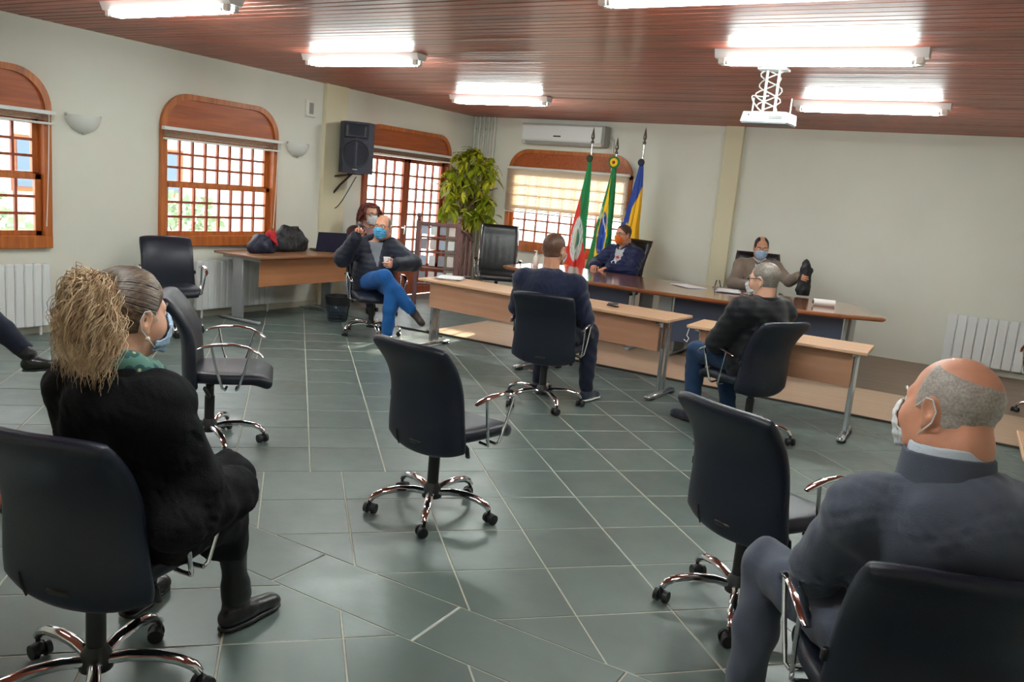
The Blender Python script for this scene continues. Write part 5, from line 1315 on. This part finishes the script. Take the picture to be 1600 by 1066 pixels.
# 5 -- bald man in jeans with raised hand and cup
P = Person('bald man in navy jacket and blue jeans, legs crossed, raising one hand', CH['Cj'], S_red, dict(pel=(0, -.10, .58), chest=(-.02, -.17, .86), nb=(-.04, -.15, 1.00), head=(-.08, -.11, 1.155), shL=(-.20, -.15, .935), shR=(.20, -.15, .935), elR=(.36, .05, .82), wrR=(.26, .17, 1.055), elL=(-.40, .01, .80), wrL=(-.16, .18, .80),
     hipL=(-.09, -.09, .56), hipR=(.09, -.09, .56), knL=(-.10, .36, .56), knR=(-.02, .33, .68), anL=(-.08, .36, .10), anR=(-.30, .42, .36), toeR=(-.45, .62, -.62), toeL=(-.1, 1, 0), handR=((-.25, .1, .9), (.0, -1, .2)), curlR=1.15, handL=((.75, .55, .0), (-.55, .75, 0.)), curlL=.75), head=(38, 0, 0), heavy=.6, wide=1.12, h=.012, hh=.005)
C_puf = cloth('dark_navy_puffer', (28, 31, 46), .55, .1, (50, .25)); C_jean = cloth('bright_blue_jeans', (30, 92, 160), .85, .1, (300, .3)); C_sweat = cloth('grey_sweater', (120, 124, 132))
C_sweat0 = None; P.top('jacket', C_puf, .026, 1.38, hem=.48, fold=.007, seed=41, quilt=.005, vneck=(.075, .74, .0), inner=('sweater', C_sweat)); P.collar('jacket_collar', C_puf, R=.095, rise=.045, th=.018, open_=.8)
P.legs('jeans', C_jean, 1.2, .007, 42); M_bshoe = mat('brown_boot', (58, 46, 42), .5)
for S_ in 'LR': P.shoe(S_, M_bshoe)
P.on_head('hair_fringe', hair_shell(.005, hl_suit, .006, .0008, 1, 4, 90), H_salt); P.on_head('mask', mask_parts(.0055), M_maskc); P.loops(M_maskw); P.eyes(H_salt)
P.on_head('glasses', glasses_mesh(), mat('thin_glasses', (120, 90, 80), .3))
pj_ = P; RM = Matrix.Translation(P.root.location) @ Matrix.Rotation(P.root.rotation_euler.z, 4, 'Z')
def in_hand(P, S_, off): 
    d, zh = P.J['hand'+S_]; return RM @ (frame(P.J['wr'+S_], d, zh) @ Vector(off))
c = in_hand(P, 'L', (0, .085, -.04)); t = thing('paper_cup', 'white paper cup held by the bald man in jeans', 'cup', (c.x, c.y, c.z-.025))
obj('cup', MB().lathe([(1e-4, .0), (.026, .0), (.036, .095), (.033, .094), (.024, .004), (1e-4, .004)], n=20), M_paper, t); obj('rim', MB().tube([(.036*math.cos(2*PI*i/20), .036*math.sin(2*PI*i/20), .095) for i in range(21)], .0022, 5, caps=False), M_paper, t)
c = in_hand(P, 'R', (0, .075, -.03)); t = thing('microphone', 'small grey gadget in the raised hand of bald man', 'gadget', tuple(c), .4)
obj('handle', MB().cyl((0, 0, -.02), (0, 0, .055), .011, n=10), M_steel, t); obj('head', MB().ell((0, 0, .07), (.019, .019, .022), 12, 8), mat('mic_grey', (110, 110, 112), .5), t)
# 6 -- woman with red curls behind the bags desk
P = Person('woman with curly red hair, white mask and burgundy jacket behind the brown desk', CH['Cr'], S_fair, dict(head=(0, -.06, 1.20), elL=(-.27, .0, .71), wrL=(-.12, .22, .76), elR=(.27, .0, .71), wrR=(.12, .22, .76)), head=(-6, -2, 0), h=.013, hh=.005)
C_bur = cloth('burgundy_jacket', (66, 32, 40), .85); P.top('jacket', C_bur, .012, 1.12, seed=51); C_sc2 = cloth('mauve_scarf', (150, 116, 124)); J = P.J
sc_ = SDF(); nbp = J['nb']
for i in range(12):
    a0, a1 = 2*PI*i/12, 2*PI*(i+1)/12; q = lambda a: nbp+V(.075*math.sin(a), .012+.07*math.cos(a), .0-.03*math.cos(a)); sc_.cone(q(a0), q(a1), .032, .032, .015)
sc_.cone(nbp+V(0, .09, -.04), nbp+V(.01, .13, -.16), .05, .04, .03); P.put('scarf', sc_.build(.009), C_sc2)
P.legs('trousers', C_navy2, 1.0, seed=52)
for S_ in 'LR': P.shoe(S_, M_boot)
def hl_long(X_, Y_, Z_): return np.minimum(np.minimum(Z_+.15, .05-Y_+np.maximum(0, Z_-.05)*.5), np.maximum(np.abs(X_)-.05, Z_-.06+.0*X_)+.02+np.maximum(0, -Y_))
P.on_head('hair', hair_shell(.028, lambda X_, Y_, Z_: np.minimum(Z_+.07, np.maximum(.030-Y_, (Z_-.085)*1.2)), .007, .006, 0, 7, 60), H_red)
roots = []; dirs = []; lens = []; rng = random.Random(9)
for i in range(620):
    a = rng.uniform(.15, PI-.15)+PI; b = rng.uniform(-.3, 1.1); p = Vector((.092*math.cos(a)*math.cos(b*.9), .105*math.sin(a)*math.cos(b*.9)+.015, .03+.10*math.sin(b)))
    roots.append(p); dirs.append(Vector((p.x*1.1, p.y, p.z*.5-.03))); lens.append(rng.uniform(.10, .20))
P.on_head('curls', strands(roots, dirs, lens, .008, 16, .003, 1.6, 4, n=12, sides=3), H_red)
P.on_head('mask', mask_parts(.006), M_maskw); P.loops(M_maskw); P.on_head('glasses', glasses_mesh(), M_gl); P.eyes(H_red)
# 7 -- man with orange mask behind the dais table
P = Person('man in navy puffer jacket with orange mask behind the glossy table', CH['E1'], S_red, dict(pel=(0, -.10, .60), chest=(0, -.16, .88), nb=(0, -.12, 1.04), head=(0, -.07, 1.20), shL=(-.21, -.13, .95), shR=(.21, -.13, .95), elL=(-.33, .06, .76), elR=(.33, .06, .76), wrL=(-.14, .29, .775), wrR=(.12, .29, .775)), head=(6, -4, 3), heavy=.3, wide=1.15, h=.012, hh=.005, z=.013)
C_np = cloth('navy_puffer', (26, 34, 72), .5, .1, (50, .25)); P.top('jacket', C_np, .03, 1.32, fold=.007, seed=61, quilt=.008, vneck=(.085, .70, -.01), inner=('shirt', cloth('grey_tshirt', (186, 186, 190)))); P.collar('jacket_collar', C_np, R=.105, rise=.05, th=.02, open_=1.0)
J = P.J; iv = P.inner[0]
def chest_print(x, z, sx, sz, m, rot, d=0):
    q = iv[np.argmin((iv[:, 0]-x)**2+(iv[:, 2]-z)**2-.02*np.clip(iv[:, 1], 0, 1))]; obj('print', MB().box((x, q[1]+.001+d, z), (sx, .008, sz), Euler((rad(-4), rot, 0)), bev=.001), m, P.inner_o)
chest_print(-.015, .90, .045, .04, mat('print_red', (200, 60, 56), .8), .5); chest_print(-.005, .835, .085, .06, mat('print_white', (230, 230, 232), .8), .5); chest_print(.0, .83, .045, .042, mat('print_navy', (30, 40, 70), .8), .5, .002)
P.legs('trousers', C_navy2, 1.05, seed=62)
for S_ in 'LR': P.shoe(S_, M_boot)
P.on_head('hair', hair_shell(.010, lambda X_, Y_, Z_: np.minimum(hl_full(X_, Y_, Z_), .07-Y_), .006, .001, 0, 3, 90), H_brown); P.on_head('mask', mask_parts(.006), M_masko); P.loops(M_masko); P.on_head('glasses', glasses_mesh(), bpy.data.materials['thin_glasses']); P.eyes(H_brown)
# 8 -- man in a brown blazer
P = Person('balding man in brown blazer and pale blue mask behind glossy table', CH['E2'], S_tan, dict(pel=(0, -.10, .60), chest=(0, -.14, .89), nb=(0, -.10, 1.065), head=(0, -.03, 1.225), shL=(-.205, -.11, .985), shR=(.205, -.11, .985), elL=(-.36, .10, .86), wrL=(-.44, .34, .95), elR=(.28, .06, .76), wrR=(.10, .30, .785),
     handL=((-.35, .9, .05), (.8, .3, .2)), curlL=.8), head=(-4, -16, 0), heavy=.2, wide=1.08, h=.012, hh=.005, z=.013)
C_bz = cloth('brown_tweed', (134, 118, 106), .9, .2, (200, .4)); P.top('blazer', C_bz, .016, 1.18, fold=.006, seed=71, vneck=(.055, .80, 0), inner=('shirt', C_shirt)); P.collar('blazer_collar', C_bz, R=.092, rise=.04, th=.014, open_=1.2); P.collar('shirt_collar', C_shirt, R=.082, rise=.05, th=.009)
J = P.J; P.put('tie', SDF().cone(J['nb']+V(0, .10, -.03), J['chest']+V(0, .142, -.06), .014, .018, .01, ((0, 1, 0), .5)).build(.006), cloth('olive_tie', (98, 92, 60)))
P.legs('trousers', C_navy2, 1.05, seed=72)
for S_ in 'LR': P.shoe(S_, M_boot)
P.on_head('hair_fringe', hair_shell(.009, lambda X_, Y_, Z_: np.minimum(np.minimum(Z_+.06-np.maximum(0, Y_+.02)*1.1, np.maximum(.085-Z_, np.abs(X_)*1.0-.02)), .05-Y_), .006, .001, 0, 4, 90), H_dark)
P.on_head('mask', mask_parts(.006), M_maskb); P.loops(M_maskw); P.eyes(H_dark)
RM = Matrix.Translation(P.root.location) @ Matrix.Rotation(P.root.rotation_euler.z, 4, 'Z'); c = in_hand(P, 'L', (0, .06, -.05))
t = thing('handbag', 'tall black bag held upright on the glossy table by man in brown blazer', 'bag', (c.x, c.y, .749), P.root.rotation_euler.z+.3); t.scale = (.95, .95, 1.22)
bb = SDF().cone((0, 0, .05), (0, 0, .24), .095, .07, .03, ((0, 1, 0), .5)).cone((0, 0, .22), (.01, 0, .29), .06, .045, .03, ((0, 1, 0), .45)); fo = folds(.006, 50, 77, (1.5, 1, .6))
obj('bag_body', sdf_mesh('bag_body', [bb.build(.007, lambda X_, Y_, Z_, D: np.maximum(D+fo(X_, Y_, Z_), -Z_))], M_bagb), M_bagb, t)
obj('handle', MB().tube([(-.05, -.02, .24), (-.045, -.035, .31), (.0, -.035, .345), (.045, -.03, .31), (.05, -.02, .24)], .007, 6), M_black, t); obj('strap', MB().tube([(-.07, -.03, .05), (-.075, -.04, .18), (-.055, -.03, .27)], .006, 6), mat('bag_strap', (150, 150, 150), .5), t)
# 9 -- person mostly outside the left edge
P = Person('person cut by the left edge, only a crossed leg in black ankle boot showing', CH['Cl'], S_fair, dict(knR=(.05, .30, .66), anR=(.06, .62, .40), toeR=(.15, .85, .15), knL=(-.13, .26, .55), anL=(-.15, .0, .10)), head=(0, 0, 0), h=.013, hh=.006)
P.top('sweater', C_blk, .01, 1.1, seed=81); P.legs('trousers', C_navy2, 1.12, seed=82, cut=.86)
for S_ in 'LR': P.shoe(S_, M_boot, 'boot', boot=.12, h=.006)
P.on_head('hair', hair_shell(.012, hl_full, .007, .002, 0, 3, 60), H_dark); P.eyes(H_dark)
pl_ = P
t = thing('shoe', 'orange brown leather shoe on the floor at the left edge', 'shoe', (3.66, -9.20, 0), rad(-60))
b = SDF().cone((0, -.045, .045), (0, .03, .05), .036, .040, .02).cone((0, .03, .046), (0, .15, .034), .042, .034, .02, ((0, 0, 1), .85)).cone((0, -.03, .05), (0, -.02, .085), .036, .034, .02)
M_tanl = mat('tan_leather', (186, 104, 70), .45)
obj('upper', sdf_mesh('upper', [b.build(.007, lambda X_, Y_, Z_, D: np.maximum(np.maximum(np.maximum(D, .012-Z_), Z_-.09), -np.maximum(np.maximum(np.abs(X_)-.022, np.abs(Y_+.015)-.05), .045-Z_)))], M_tanl), M_tanl, t)
obj('sole', MB().prism([(-.03, -.085), (.03, -.085), (.036, -.02), (.043, .06), (.038, .14), (.018, .18), (-.018, .18), (-.038, .14), (-.043, .06), (-.036, -.02)], 0, .014), M_black, t)
# bags on the brown desk
for nm, lab, x, y, dims, m, sd in (('travel_bag', 'large black travel bag on the brown desk under the window', .30, -4.16, (.20, .29, .30), M_bagb, 3), ('handbag', 'navy handbag with red cloth leaning on the black travel bag', .42, -4.66, (.16, .18, .19), M_bagn, 5)):
    t = thing(nm, lab, 'bag', (x, y, .741), .1)
    b = SDF().cone((0, -dims[1]*.55, .07), (0, dims[1]*.55, .07), dims[0]*.62, dims[0]*.6, .05).cone((0, -dims[1]*.3, dims[2]*.68), (0, dims[1]*.4, dims[2]*.6), dims[0]*.42, dims[0]*.42, .08)
    fo = folds(.014, 26, sd); obj('bag_body', sdf_mesh('bag_body', [b.build(.010, lambda X_, Y_, Z_, D: np.maximum(D+fo(X_, Y_, Z_), -Z_))], m), m, t)
    obj('strap', MB().tube([(.06, -dims[1]*.5, dims[2]*.6), (.09, -dims[1]*.2, dims[2]*.95), (.08, dims[1]*.2, dims[2]*.95), (.06, dims[1]*.5, dims[2]*.55)], .009, 6), m, t)
    if nm == 'handbag':
        fo2 = folds(.012, 60, 9); obj('red_cloth', sdf_mesh('red_cloth', [SDF().ell((.06, .05, .20), (.05, .065, .05), .02).cone((.09, .06, .18), (.12, .08, .10), .03, .02, .03).build(.007, lambda X_, Y_, Z_, D: D+fo2(X_, Y_, Z_))], M_red), M_red, t)
